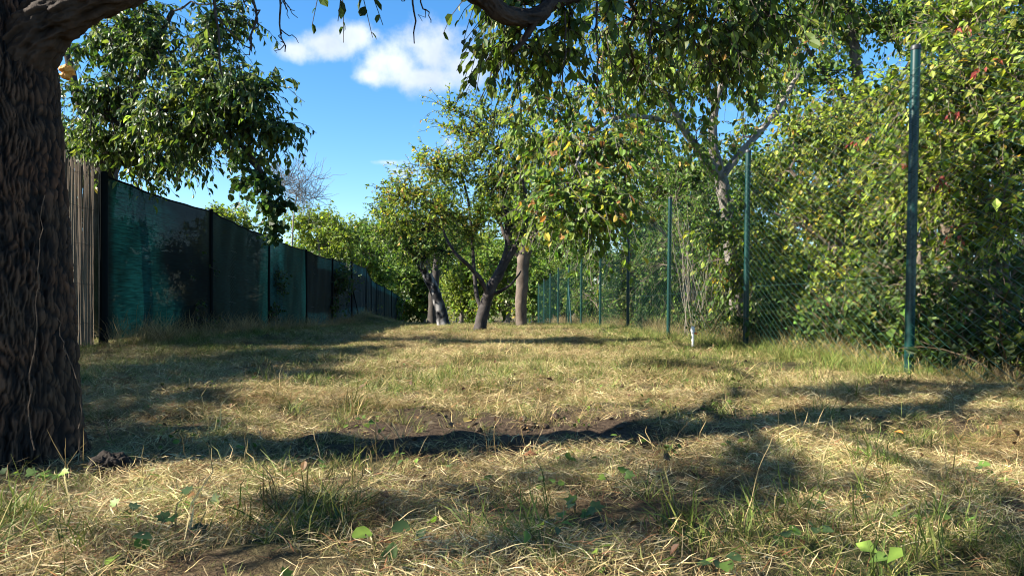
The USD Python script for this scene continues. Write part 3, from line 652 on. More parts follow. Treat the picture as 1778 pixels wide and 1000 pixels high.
# --- right of the green fence: grey tree and shrubs
tree("grey_tree", "grey forked tree behind the green posts, its leafy crown reaching over the path", "tree",
     [([base(1285, 10.2), P(1262, 380, 10), P(1250, 300, 9.9)], .095, .085, "trunk"),
      ([P(1250, 305, 9.9), P(1215, 265, 9.7), P(1180, 215, 9.5), P(1160, 165, 9.3)], .07, .035, "limb"),
      ([P(1250, 300, 9.9), P(1238, 230, 9.9), P(1244, 175, 9.9), P(1285, 110, 9.8)], .075, .035, "limb"),
      ([P(1252, 310, 9.9), P(1290, 262, 10), P(1350, 190, 10.2), P(1385, 130, 10.3)], .055, .03, "limb"),
      ([P(1180, 215, 9.5), P(1100, 200, 8.6), P(1030, 230, 7.8), P(1000, 290, 7.3)], .035, .015, "limb")],
     [C(960, 180, 8.0, 70, 60, .6, 0.79), C(1040, 160, 8.2, 80, 60, .6, 0.92), C(1000, 260, 7.6, 70, 50, .5, 0.92), C(1070, 270, 7.8, 80, 60, .6, 1.06), C(980, 340, 7.2, 60, 45, .4, 0.79), C(1050, 350, 7.3, 70, 45, .45, 0.92), C(960, 378, 7.0, 45, 30, .3, 0.46), C(1040, 385, 7.1, 55, 28, .35, 0.53), C(1130, 220, 9, 80, 60, .6, 0.86), C(1200, 120, 9.4, 90, 70, .8, 0.99), C(1120, 90, 9.2, 90, 70, .8, 0.92), C(1300, 90, 10, 80, 80, .8, 0.79), C(1210, 250, 9.6, 60, 50, .6, 0.46), C(1380, 100, 10.6, 60, 70, .7, 0.59), C(900, 240, 8, 45, 40, .4, 0.40), C(1040, 60, 8.8, 80, 50, .7, 0.53), C(1262, 410, 9.4, 40, 30, .3, .9), C(1275, 470, 9.5, 36, 36, .3, .8), C(1300, 350, 9.6, 40, 40, .3, .5), C(1290, 240, 10.3, 60, 60, .6, 0.46)],
     seed=51, leaf=("round", .068, .042), palette=AUTUMN + [(3, (.045, .085, .018))], n_sub=10, n_twig=7, n_leaf=8, twig=.42, droop=.6, up=.05, hang=.7, picked=250, bark=((.085, .075, .065), (.21, .19, .165)), twig_r=.004, limb_r=.4)

HEDGE = LIME + [(5, (.026, .050, .011)), (1, (.2, .15, .05))]
SHRUBS = [
    ("privet_shrub", "yellow green leafy thicket between the two nearest green posts", [C(1400, 250, 8.2, 70, 70, .6, 1.5), C(1480, 230, 7.6, 70, 70, .6, 1.5), C(1400, 380, 8.0, 75, 75, .6, 1.6), C(1490, 360, 7.3, 75, 75, .6, 1.6), C(1380, 500, 8.0, 60, 60, .5, 1.0), C(1480, 490, 7.2, 75, 65, .5, 1.3), C(1345, 320, 8.6, 45, 70, .5, 1.0), C(1420, 180, 8.5, 60, 40, .5, .8), C(1530, 270, 7.0, 50, 60, .5, 1.0), C(1330, 430, 8.6, 40, 60, .5, .8)], 1440, 7.9, HEDGE, 61, ("round", .05, .034), 150),
    ("hazel_shrub", "tall shrub with reddening leaves right of the nearest dark green post", [C(1680, 150, 5.0, 90, 90, .45, 1.7), C(1750, 60, 5.0, 80, 80, .45, 1.5), C(1650, 50, 5.6, 80, 60, .5, 1.2), C(1640, 290, 5.0, 70, 80, .4, 1.6), C(1730, 260, 4.7, 80, 80, .4, 1.7), C(1780, 160, 4.6, 50, 90, .4, 1.2), C(1680, 400, 4.8, 80, 60, .4, .7), C(1760, 380, 4.5, 60, 70, .4, .7), C(1560, 180, 5.9, 45, 60, .4, .8), C(1580, 330, 5.6, 50, 80, .4, 1.2)], 1700, 4.9, HEDGE, 62, ("oval", .055, .032), 250),
    ("bramble_thicket", "dark tangled bramble thicket low behind the nearest green post", [C(1560, 480, 5.8, 70, 80, .4, 1.0), C(1660, 520, 4.9, 80, 70, .35, .5), C(1750, 520, 4.6, 70, 80, .35, .4), C(1600, 590, 5.2, 70, 40, .3, .5), C(1700, 600, 4.7, 70, 40, .3, .4), C(1500, 560, 6.6, 60, 50, .4, .8)], 1640, 5.3, DARK + [(2, (.10, .13, .03)), (1, (.2, .2, .05))], 63, ("oval", .05, .034), 100),
    ("dogwood_shrub", "green shrub behind the fence left of the grey forked trunk", [C(1200, 400, 12.5, 50, 50, .5, .9), C(1140, 430, 15.5, 50, 45, .5, 1.1), C(1115, 490, 17, 45, 40, .5, 1.0), C(1230, 470, 12, 45, 40, .5, .6), C(1320, 470, 10, 30, 50, .5, .7), C(1170, 350, 14, 50, 45, .6, .9)], 1190, 13.5, MIXED, 64, ("round", .06, .04), 0),
    ("elder_shrub", "broad shrub behind the farther green posts right of the straight trunk", [C(1060, 460, 21, 45, 45, .6, 1.2), C(1015, 460, 28, 40, 45, .6, 1.2), C(1070, 520, 21, 40, 28, .6, 1.0), C(1010, 520, 28, 40, 28, .6, 1.0), C(1100, 400, 19, 50, 45, .7, 1.2), C(1035, 390, 26, 45, 45, .8, 1.2)], 1050, 24, MIXED, 65, ("round", .075, .05), 0),
    ("maple_shrub", "dense shady shrub at the far end of the green post fence", [C(970, 470, 40, 30, 40, .8, 1.2), C(985, 520, 38, 30, 24, .8, 1.0), C(950, 510, 52, 24, 28, .8, 1.0), C(990, 420, 38, 36, 36, 1.0, 1.2)], 970, 42, MIXED, 66, ("oval", .11, .07), 0)]
for name, lab, cl, px, d, pal, seed, lf, pk in SHRUBS:
    b = base(px, d); rr = np.random.default_rng(seed)
    top = np.mean([c[0] for c in cl], 0)
    st = [([b + [rr.uniform(-.3, .3), rr.uniform(-.2, .2), 0], (b + top) / 2 + [rr.uniform(-.3, .3), 0, 0], top + [rr.uniform(-.5, .5), 0, rr.uniform(-.2, .5)]], .03, .015, "stem") for _ in range(5)]
    cl = [(c, r_, w * .8) for c, r_, w in cl]
    tree(name, lab, "shrub", st, cl, seed, leaf=lf, palette=pal, n_sub=12, n_twig=8, n_leaf=9, twig=.34 if d < 10 else .5, droop=.3, up=.15, hang=.45, picked=pk, limb_r=.7, twig_r=.003 if d < 10 else .005, bark=((.10, .075, .055), (.2, .16, .12)), sub_r=.5)
tree("creeper_vine", "red leaved creeper scattered through the shrub by the nearest green post", "vine",
     [([base(1655, 5.5), P(1650, 400, 5.4), P(1640, 250, 5.4), P(1690, 100, 5.3)], .006, .003, "stem")],
     [C(1720, 112, 4.55, 14, 10, .05, .5), C(1640, 310, 4.6, 16, 12, .05, .5), C(1600, 250, 5.2, 12, 10, .05, .4), C(1560, 290, 5.3, 10, 12, .05, .35), C(1680, 40, 4.9, 22, 8, .05, .5), C(1655, 200, 4.7, 22, 8, .05, .35), C(1490, 245, 6.6, 8, 6, .05, .3), C(1420, 525, 7.0, 10, 8, .05, .3), C(1668, 405, 4.55, 8, 10, .05, .3)],
     seed=67, leaf=("oval", .048, .024), palette=REDS, n_sub=3, n_twig=1, n_leaf=5, twig=.06, droop=.6, hang=.9, up=-.3, twig_r=.0018, limb_r=.4)
tree("tall_ash_tree", "tall dark tree with sky gaps behind the thicket of the nearest posts", "tree",
     [([base(1500, 15), P(1495, 250, 15), P(1480, 60, 15), P(1470, -80, 15)], .16, .08, "trunk"), ([P(1495, 240, 15), P(1560, 140, 15), P(1640, 20, 15)], .07, .03, "limb"), ([P(1490, 200, 15), P(1420, 110, 15), P(1360, 20, 15)], .07, .03, "limb")],
     [C(1370, 60, 15, 70, 70, 1, 1.1), C(1450, 20, 15, 70, 70, 1, 1.3), C(1540, 50, 15, 60, 55, 1, 1.2), C(1620, 20, 15.5, 70, 60, 1, 1.2), C(1430, 130, 15, 60, 35, .8, .6), C(1520, 190, 15, 60, 35, .8, .7), C(1700, 60, 16, 80, 90, 1, 1.3), C(1330, 160, 15.5, 50, 60, .8, .8), C(1420, 230, 15, 70, 45, .8, .9), C(1500, -60, 15, 100, 60, 1, 1.0)],
     seed=71, leaf=("round", .10, .065), palette=MIXED, n_sub=11, n_twig=7, n_leaf=9, twig=.6, droop=.3, twig_r=.006, bark=((.05, .045, .04), (.12, .11, .10)))
tree("back_ash_tree", "leafy tree rising behind the grey forked tree near the path", "tree",
     [([base(1150, 22), P(1150, 380, 22), P(1140, 200, 22)], .15, .07, "trunk")],
     [C(1080, 360, 21, 60, 50, 1.2, 1.2), C(1180, 330, 22, 60, 60, 1.2, 1.2), C(1120, 250, 22, 70, 60, 1.2, 1.2), C(1220, 420, 20, 60, 50, 1.2, 1.2), C(1300, 380, 19, 60, 60, 1.2, 1.2), C(1020, 300, 24, 60, 60, 1.2, 1.0), C(1140, 440, 21, 60, 50, 1.2, 1.2), C(1250, 300, 20, 60, 50, 1.2, 1.0)],
     seed=72, leaf=("round", .12, .08), palette=MIXED, n_sub=11, n_twig=7, n_leaf=9, twig=.7, droop=.3, twig_r=.006)
# dry grey canes
def canes():
    rng = np.random.default_rng(81)
    t = thing("bare_shrub", "bare pale grey canes behind the fence between the second and third posts", "shrub", loc=base(1212, 10.4))
    for k in range(16):
        x0 = rng.uniform(1180, 1245); x1 = x0 + rng.normal(0, 38); y1 = rng.uniform(330, 470)
        d = rng.uniform(9.9, 11.2)
        a, b = base(x0, d), P(x1, y1, d + rng.uniform(-.2, .2))
        line = bezier(a[None], (a * .45 + b * .55 + rng.normal(0, .12, 3))[None], b[None], 10)[0] + rng.normal(0, .008, (10, 3))
        v, f = tubes(line, np.linspace(.0055, .002, 10)[None], 5)
        put(t, "cane", v, f, "bark", tint=np.broadcast_to(np.array([.22, .19, .15]) * rng.uniform(.6, 1.2), v.shape))
canes()

# ------------------------------------------------------------------ fences
def chain_link(p0, p1, z0a, z0b, h, a=.06, r=.0019):
    """Woven wire between two posts: each wire zigzags and hooks into its neighbour."""
    L = np.linalg.norm(p1 - p0); n = max(2, int(L / a)); m = int(h / (a / 2)) + 1
    u = (np.arange(n)[:, None] + .5 + .5 * np.where((np.arange(m)[None] + np.arange(n)[:, None]) % 2 == 0, -1.04, 1.04)) / n
    u = u.clip(0, 1)
    z = np.arange(m)[None] * (a / 2) + 0 * u
    nrm = np.array([-(p1 - p0)[1], (p1 - p0)[0]]) / L
    off = np.where(np.arange(m) % 2 == 0, .002, -.002)[None]
    X = p0[0] + (p1 - p0)[0] * u + nrm[0] * off; Y = p0[1] + (p1 - p0)[1] * u + nrm[1] * off
    Z = z0a + (z0b - z0a) * u + z
    return tubes(np.stack([X, Y, Z], -1), r, 3)

def post(parent, p, h, r, mat_, lean=(0, 0), cap=True, name="post"):
    gz = float(ground_z(p[0], p[1]))
    b, t_ = np.array([p[0], p[1], gz - .15]), np.array([p[0] + lean[0], p[1] + lean[1], gz + h])
    line = b + (t_ - b) * np.linspace(0, 1, 6)[:, None]
    V, F = tubes(line, r, 20, cap=True)
    path = put(parent, name, V, F, mat_, smooth=40)
    if cap:
        c = tubes(np.array([t_ - [0, 0, .012], t_ + [0, 0, .006], t_ + [0, 0, .016], t_ + [0, 0, .021]]), np.array([[r * 1.13, r * 1.13, r * .9, r * .3]]), 20, cap=True)
        put(path, "cap", c[0], c[1], "post_cap", smooth=40)
    return path

R_px = [1577, 1294, 1160, 1090, 1042, 1009, 987, 969, 955, 944, 935, 927, 921, 916]
R_d = [4.47, 7.49, 10.55, 13.6, 16.7, 19.7, 22.7, 25.9, 29.2, 33, 37, 41.5, 46, 51]
RP = [np.array([(x - CX) / FPX * d, d]) for x, d in zip(R_px, R_d)]
RP = [np.array([2.46, 1.42])] + RP
def right_fence():
    t = thing("chain_link_fence", "green chain link fence on tall teal posts along the shrubs", "fence", loc=(*RP[1], 0))
    gz = [float(ground_z(*p)) for p in RP]
    H = 1.99
    for i, p in enumerate(RP):
        if i:
            post(t, p, H, .0275, "post_paint", lean=((.045, 0), (.03, 0))[i > 1] if i < 4 else (.012, 0))
        if i + 1 < len(RP):
            a = .06 if i < 5 else .12
            v, f = chain_link(p, RP[i + 1], gz[i] - .02, gz[i + 1] - .02, 1.86, a, .0025 if i < 2 else .002)
            put(t, "wire_mesh", v, f, "wire_green")
            for zz in (.03, .62, 1.24, 1.84):
                q0, q1 = np.array([*p, gz[i] + zz]), np.array([*RP[i + 1], gz[i + 1] + zz])
                v, f = tubes(np.array([q0, (q0 + q1) / 2 - [0, 0, .008], q1]), .0016, 4)
                put(t, "tension_wire", v, f, "wire_green")
    # the braced post
    b = RP[7]
    for s in (-1, 1):
        foot = np.array([b[0], b[1] + s * 1.25]); g = float(ground_z(*foot))
        v, f = tubes(np.array([[foot[0], foot[1], g - .1], [b[0], b[1], gz[7] + 1.25]]), .02, 10, cap=True)
        put(t, "brace", v, f, "post_paint", smooth=40)
right_fence()

def far_fence():
    t = thing("far_fence", "low green post fence crossing the far end of the path", "fence", loc=(*base(790, 56)[:2], 0))
    pts = [np.array([(x - CX) / FPX * 56, 56.0]) for x in (705, 732, 762, 793, 823, 853)]
    for i, p in enumerate(pts):
        post(t, p, 1.7, .045, "post_paint", cap=False)
        if i + 1 < len(pts):
            g0, g1 = float(ground_z(*p)), float(ground_z(*pts[i + 1]))
            v, f = chain_link(p, pts[i + 1], g0, g1, 1.6, .2, .004)
            put(t, "wire_mesh", v, f, "wire_green")
far_fence()

L_px = [173, 361, 462, 528, 574, 608, 633, 642, 651, 666, 678, 688, 696, 703]
L_d = [7.75, 10.6, 13.7, 16.8, 19.6, 23.2, 26.4, 29.2, 32.2, 36, 41, 47, 54, 62]
LP = [np.array([(x - CX) / FPX * d, d]) for x, d in zip(L_px, L_d)]
def left_fence():
    rng = np.random.default_rng(91)
    t = thing("shade_net_fence", "long dark fence of teal shade netting hung on black posts", "fence", loc=(*LP[0], 0))
    gz = [float(ground_z(*p)) for p in LP]
    H = 1.77
    tones = [tuple(.42 * np.array(c)) for c in [(.012, .075, .068), (.010, .028, .027), (.010, .045, .042), (.008, .016, .018), (.008, .020, .026), (.009, .022, .030), (.009, .026, .034), (.010, .028, .036)]]
    for i, p in enumerate(LP):
        post(t, p + [.05, -.02], H + .03, .032 if i else .045, "dark_post", cap=False)
        if i + 1 == len(LP):
            break
        q_ = LP[i + 1]
        nu, nv = 40, 26
        U, Wv = np.meshgrid(np.linspace(0, 1, nu), np.linspace(0, 1, nv), indexing="ij")
        nrm = np.array([-(q_ - p)[1], (q_ - p)[0]]) / np.linalg.norm(q_ - p)
        sag = .035 * np.sin(np.pi * U) * (Wv > .9) * (1 if i < 6 else .4)
        bulge = -.045 - .012 * np.sin(U * 26 + 3 * np.sin(Wv * 2 + i)) * (.3 + .7 * Wv) - .03 * (meshkit.fbm(np.stack([U * 3 + i * 3, Wv * 2, 0 * U], -1), 3, 13) - .5) * 2 * np.sin(np.pi * U)
        side = -1 if nrm[0] > 0 else 1
        X = p[0] + (q_ - p)[0] * U - side * nrm[0] * bulge * -1
        Y = p[1] + (q_ - p)[1] * U - side * nrm[1] * bulge * -1
        low = .02 + .05 * meshkit.noise(np.stack([U * 5 + i, 0 * U, 0 * U], -1), 7)
        Z = gz[i] + (gz[i + 1] - gz[i]) * U + low * (1 - Wv) + (H - sag * 1.0) * Wv
        V = np.stack([X, Y, Z], -1).reshape(-1, 3)
        ii = np.arange(nu * nv).reshape(nu, nv)
        qd = np.stack([ii[:-1, :-1], ii[1:, :-1], ii[1:, 1:], ii[:-1, 1:]], -1).reshape(-1, 4)
        tone = np.array(tones[min(i, len(tones) - 1)])
        tint = np.broadcast_to(tone, V.shape).copy()
        uu, ww = U.ravel(), Wv.ravel()
        if i == 0:      # doubled cloth: a bleached teal wedge, dark rest
            wedge = np.clip((.62 - uu + .12 * np.sin(ww * 9) - .25 * (ww > .5) * (ww - .5)) * 6, 0, 1) * np.clip((uu - .04) * 25, 0, 1)
            tint = np.array([.004, .008, .008]) + wedge[:, None] * (np.array([.005, .044, .040]) - np.array([.004, .008, .008]))
        if i == 1:
            tint += np.clip((uu - .78) * 8, 0, 1)[:, None] * np.array([.003, .034, .03])
        if i == 2:
            tint += (np.clip((.45 - uu) * 6, 0, 1) + np.clip((uu - .85) * 9, 0, 1))[:, None] * np.array([.003, .03, .03])
        if 3 <= i <= 6:  # paler bands top and bottom where the net is single
            band = (ww > .80) * (uu > .4 if i == 3 else uu > -1) * (uu < .5 if i == 6 else True) + (ww < .2)
            tint += band[:, None] * np.array([.004, .026, .03])
        if i >= 7:
            tint += (ww > .86)[:, None] * np.array([.004, .03, .034])
        put(t, "shade_cloth", V, np.vstack([qd[:, [0, 1, 2]], qd[:, [0, 2, 3]]]), "shade_net", tint=tint, smooth=True)
        top = V.reshape(nu, nv, 3)[:, -1]
        v, f = tubes(top, .011, 6)
        put(t, "hem", v, f, "dark_post")
        if i < 9:
            a = .06 if i < 3 else .12
            v, f = chain_link(p + [.03, 0], q_ + [.03, 0], gz[i], gz[i + 1], H - .06, a, .0012 if i < 3 else .002)
            put(t, "wire_mesh", v, f, "wire_dark")
            for zz in (.5, .9, 1.3):
                a0, a1 = np.array([p[0] + .034, p[1], gz[i] + zz]), np.array([q_[0] + .034, q_[1], gz[i + 1] + zz])
                v, f = tubes(np.array([a0, (a0 + a1) / 2 - [0, 0, .01], a1]), .002, 4)
                put(t, "tension_wire", v, f, "wire_dark")
    b = LP[5]
    for s in (-1, 1):
        foot = np.array([b[0] + .06, b[1] + s * 1.1]); g = float(ground_z(*foot))
        v, f = tubes(np.array([[foot[0], foot[1], g - .1], [b[0] + .04, b[1], gz[5] + 1.1]]), .02, 8, cap=True)
        put(t, "brace", v, f, "dark_post", smooth=40)
left_fence()

def reed_screen():
    rng = np.random.default_rng(95)
    a, b = np.array([-4.2, .4]), np.array([LP[0][0] - .03, LP[0][1] - .06])
    L = np.linalg.norm(b - a); n = 1300
    t = thing("reed_screen", "weathered grey reed screen standing between the big trunk and shade net", "screen", loc=(*b, 0))
    u = (np.arange(n) + rng.uniform(.1, .9, n)) / n
    nrm = np.array([-(b - a)[1], (b - a)[0]]) / L
    off = rng.normal(0, .006, n)
    x, y = a[0] + (b - a)[0] * u + nrm[0] * off, a[1] + (b - a)[1] * u + nrm[1] * off
    g = ground_z(x, y)
    h = 1.93 + rng.normal(0, .03, n) - .06 * (u > .93)
    lean = rng.normal(0, .012, (n, 2))
    k = np.linspace(0, 1, 4)[None]
    pts = np.stack([x[:, None] + lean[:, :1] * k, y[:, None] + lean[:, 1:] * k, (g - .03)[:, None] + (h + .03)[:, None] * k], -1)
    v, f = tubes(pts, rng.uniform(.0024, .0046, n)[:, None] * np.ones((1, 4)), 6, cap=True)
    tint = np.repeat(np.array([.125, .092, .06]) * rng.lognormal(0, .35, (n, 1)), 24, 0)
    put(t, "reeds", v, f, "reed", tint=tint, kind="stuff")
    for zz in (.25, .65, 1.05, 1.42, 1.76):
        for s in (-1, 1):
            w = np.stack([a[0] + (b - a)[0] * np.linspace(0, 1, 120) + nrm[0] * (s * .013 + rng.normal(0, .003, 120)), a[1] + (b - a)[1] * np.linspace(0, 1, 120) + nrm[1] * (s * .013), ground_z(a[0], a[1]) + zz + rng.normal(0, .004, 120) + .01 * np.sin(np.linspace(0, 30, 120))], -1)
            v, f = tubes(w, .0016, 4)
            put(t, "binding_wire", v, f, "wire_dark")
reed_screen()

# ------------------------------------------------------------------ white standpipe
def standpipe():
    d = 7.6
    b = base(1203, d)
    x, y, g = b[0], b[1], b[2] + .06
    t = thing("standpipe", "short white plastic water pipe standing in grass near the second green post", "pipe", loc=(x, y, g))
    v, f = tubes(np.array([[x, y, g - .1], [x, y, g + .145]]), .0135, 16, cap=True); put(t, "pipe", v, f, "pipe_white", smooth=40)
    v, f = tubes(np.array([[x, y, g + .14], [x, y, g + .152], [x, y, g + .155], [x, y, g + .185], [x, y, g + .188], [x, y, g + .203]]), np.array([[.018, .018, .021, .021, .015, .015]]), 16, cap=True); put(t, "pipe_cap", v, f, "pipe_white", smooth=40)
    v, f = tubes(np.array([[x - .02, y, g + .148], [x + .02, y, g + .148]]), .006, 10, cap=True); put(t, "clamp", v, f, "metal_grey", smooth=40)
    v, f = join([tubes(np.array([[x + .014, y - .004, g + .135], [x + .032, y - .006, g + .128]]), .007, 10, cap=True), box((x + .028, y - .02, g + .118), (x + .036, y + .01, g + .139))]); put(t, "tap_handle", v, f, "tap_orange")
standpipe()

# ------------------------------------------------------------------ grasses
UsdGeom.Scope.Define(stage, "/World/Looks/unused")
stage.RemovePrim("/World/Looks/unused")
DRY = [(3, (.50, .41, .22)), (3, (.38, .29, .145)), (2.5, (.22, .15, .08)), (1.5, (.60, .52, .33)), (.7, (.26, .12, .06)), (2.5, (.22, .235, .075))]
TURF = [(3, (.07, .11, .024)), (3, (.12, .165, .035)), (2, (.2, .23, .055)), (1.5, (.30, .27, .11))]

def blades(rng, n, radius, h, w, flat, palette, curl=.5):
    """n blades in a tuft: strips of three pieces, rooted within radius. flat: 0 upright, 1 lying."""
    root = np.stack([*(rng.normal(0, radius * .55, (2, n))), np.zeros(n)], -1)
    az = rng.uniform(0, 2 * np.pi, n)
    lie = np.clip(flat + rng.normal(0, .3, n), 0, 1)
    L = h * rng.uniform(.45, 1.3, n)
    el = (1 - lie) * rng.uniform(1.0, 1.5, n) + lie * rng.uniform(-.02, .25, n)
    ou = np.stack([np.cos(az), np.sin(az), 0 * az], -1)
    tt = np.array([0, .38, .72, 1.0])
    bend = curl * rng.uniform(.2, 1.2, n)
    ang = el[:, None] - bend[:, None] * tt[None] * (.4 + .6 * (1 - lie))[:, None]
    seg = np.diff(tt)[None] * L[:, None]
    hx = np.concatenate([np.zeros((n, 1)), np.cumsum(seg * np.cos(ang[:, :-1]), 1)], 1)
    hz = np.concatenate([np.zeros((n, 1)), np.cumsum(seg * np.sin(ang[:, :-1]), 1)], 1)
    line = root[:, None] + ou[:, None] * hx[..., None] + np.array([0, 0, 1.0]) * hz[..., None]
    line[..., 2] += np.where(lie > .6, rng.uniform(.0, .022, n), -.006)[:, None]
    wob = rng.normal(0, .06, (n, 4, 2)) * L[:, None, None] * tt[None, :, None]
    line[..., :2] += wob
    face = rng.uniform(0, np.pi, n)
    fc = rng.uniform(-1.1, 1.1, n)
    sd = np.stack([-np.sin(az) * np.cos(fc), np.cos(az) * np.cos(fc), np.sin(fc)], -1)
    ww = w * rng.uniform(.6, 1.3, n)[:, None] * np.array([.8, 1.0, .75, .12])[None]
    Lf, Rt = line - sd[:, None] * ww[..., None] / 2, line + sd[:, None] * ww[..., None] / 2
    V = np.stack([Lf, Rt], 2).reshape(-1, 3)
    o = (np.arange(n) * 8)[:, None, None]
    k = np.arange(3)[None, :, None] * 2
    F = np.concatenate([o + k + np.array([[[0, 1, 3]]]), o + k + np.array([[[0, 3, 2]]])], 1).reshape(-1, 3)
    wts = np.array([p[0] for p in palette], float); wts /= wts.sum()
    c = np.array([p[1] for p in palette])[rng.choice(len(palette), n, p=wts)] * rng.lognormal(0, .22, (n, 1))
    return V, F, np.repeat(c, 8, 0)

def scatter(name, label, cat, protos, pos, scale, seed, tilt=.12):
    """One growth nobody could count: a PointInstancer over several tufts."""
    rng = np.random.default_rng(seed)
    path = free("/World", name)
    pi = UsdGeom.PointInstancer.Define(stage, path)
    rel = pi.CreatePrototypesRel()
    UsdGeom.Xform.Define(stage, path + "/tufts")
    ORIGIN[path + "/tufts"] = np.zeros(3)
    for V, F, c in protos:
        rel.AddTarget(put(path + "/tufts", "tuft", V, F, "blade", tint=c))
    n = len(pos)
    a = rng.uniform(0, 2 * np.pi, n); tx, ty = rng.normal(0, tilt, (2, n)) / 2
    qt = np.stack([np.cos(a / 2), tx, ty, np.sin(a / 2)], -1); qt = unit(qt)
    pi.CreatePositionsAttr(Vt.Vec3fArray.FromNumpy(pos.astype(np.float32)))
    pi.CreateOrientationsAttr(Vt.QuathArray([Gf.Quath(float(q[0]), float(q[1]), float(q[2]), float(q[3])) for q in qt]))
    pi.CreateScalesAttr(Vt.Vec3fArray.FromNumpy((np.ones((1, 3)) * scale[:, None]).astype(np.float32)))
    pi.CreateProtoIndicesAttr(Vt.IntArray.FromNumpy(rng.integers(0, len(protos), n).astype(np.int32)))
    tag(pi.GetPrim(), label, cat, kind="stuff")

def spots(rng, d0, d1, density, left=-.78, right=.78, extra=.35, xmin=-1e9, xmax=1e9):
    """Random points on the ground in the view's wedge."""
    area = (right - left) / 2 * (d1 ** 2 - d0 ** 2) + 2 * extra * (d1 - d0)
    n = int(area * density)
    u = rng.random(n * 2)
    d = np.sqrt(d0 ** 2 + u * (d1 ** 2 - d0 ** 2))
    x = rng.uniform(-1, 1, n * 2) * ((right - left) / 2 * d + extra) + (left + right) / 2 * d
    ok = (x > xmin) & (x < xmax)
    x, d = x[ok][:n], d[ok][:n]
    return np.stack([x, d, ground_z(x, d)], -1)

rng = np.random.default_rng(2024)
def fence_x(y):
    return np.interp(y, [p[1] for p in RP], [p[0] for p in RP])
def left_x(y):
    return np.interp(y, [p[1] for p in LP], [p[0] for p in LP])
def split(pos):
    s, g = soil_mask(pos[:, 0], pos[:, 1])
    r = np.random.default_rng(len(pos)).random((3, len(pos)))
    thin = meshkit.fbm(pos * [2.6, 2.6, 0] + 17, 3, 31)
    r[0] = np.where(r[2] > (thin - .22) * 2.6, -1.0, r[0])
    bare = (r[0] < s * .66) | (r[0] < 0)
    return (~bare) & (r[1] > g * .85), (~bare) & (r[1] < g * 1.1 + .5)

litter_p = [blades(np.random.default_rng(100 + i), 80, .06, .036, .0011, .72, DRY, .5) for i in range(6)]
dry_p = [blades(np.random.default_rng(120 + i), 36, .04, .042, .0012, .25, DRY, .7) for i in range(6)]
green_p = [blades(np.random.default_rng(140 + i), 30, .035, .045, .0018, .25, TURF, .8) for i in range(6)]
n1, n2, n3 = spots(rng, .95, 3.6, 950), spots(rng, 3.6, 9, 330), spots(rng, 9, 26, 95)
n3 = n3[(n3[:, 0] < fence_x(n3[:, 1]) + 1.0) & (n3[:, 0] > left_x(n3[:, 1]) - .5)]
alls = np.vstack([n1, n2, n3]); sc = np.concatenate([np.full(len(n1), 1.0), np.full(len(n2), 1.2), np.full(len(n3), 1.6)])
dry_i, green_i = split(alls)
scatter("straw", "flattened dry straw lying over the mown ground", "straw", litter_p, alls[dry_i], sc[dry_i] * np.random.default_rng(1).uniform(.7, 1.3, dry_i.sum()), 1, .1)
m1, m2, m3 = spots(rng, .95, 3.6, 520), spots(rng, 3.6, 9, 180), spots(rng, 9, 26, 50)
m3 = m3[(m3[:, 0] < fence_x(m3[:, 1]) + 1.0) & (m3[:, 0] > left_x(m3[:, 1]) - .5)]
alls = np.vstack([m1, m2, m3]); sc = np.concatenate([np.full(len(m1), .8), np.full(len(m2), 1.25), np.full(len(m3), 1.9)])
dry_i, green_i = split(alls)
scatter("dry_grass", "short dry yellow grass stubble across the mown path", "grass", dry_p, alls[dry_i], sc[dry_i] * np.random.default_rng(2).uniform(.6, 1.3, dry_i.sum()), 2, .2)
scatter("green_grass", "patches of short green grass among the dry straw", "grass", green_p, alls[green_i], sc[green_i] * np.random.default_rng(3).uniform(.6, 1.35, green_i.sum()), 3, .2)

near_p = [blades(np.random.default_rng(150 + i), 9, .05, .13, .0026, .2, [(3, (.46, .37, .19)), (2, (.33, .25, .12)), (1, (.16, .18, .05))], .7) for i in range(6)]
np_ = spots(rng, 1.0, 7, 14)
scatter("stubble", "sparse taller dry grass blades standing above the straw", "grass", near_p, np_, np.random.default_rng(8).uniform(.5, 1.2, len(np_)), 18, .3)
tuft_p = [blades(np.random.default_rng(190 + i), 34, .05, .13, .0032, .15, TURF, .9) for i in range(5)]
tu = []
for px, py, sx, sy, n in [(570, 880, 40, 25, 9), (520, 930, 60, 30, 6), (1230, 930, 70, 35, 8), (1400, 900, 90, 40, 12), (1650, 930, 90, 40, 12), (1180, 880, 60, 25, 4), (80, 900, 60, 30, 5), (40, 960, 60, 30, 6), (900, 950, 60, 20, 5), (1060, 650, 90, 12, 30), (860, 655, 90, 12, 34), (760, 660, 60, 12, 14), (480, 710, 60, 20, 16), (1450, 690, 140, 20, 26), (620, 700, 60, 16, 10), (1560, 790, 90, 30, 12)]:
    rr = np.random.default_rng(px)
    for a, b in zip(rr.normal(px, sx, n), rr.normal(py, sy, n)):
        d = FPX * CZ / (max(b, 590) - HY); x = (a - CX) / FPX * d
        tu.append((x, d, float(ground_z(x, d))))
tu = np.array(tu)
scatter("grass_tufts", "small upright tufts of fresh green grass in the straw", "grass", tuft_p, tu, np.random.default_rng(10).uniform(.35, .95, len(tu)), 20, .2)

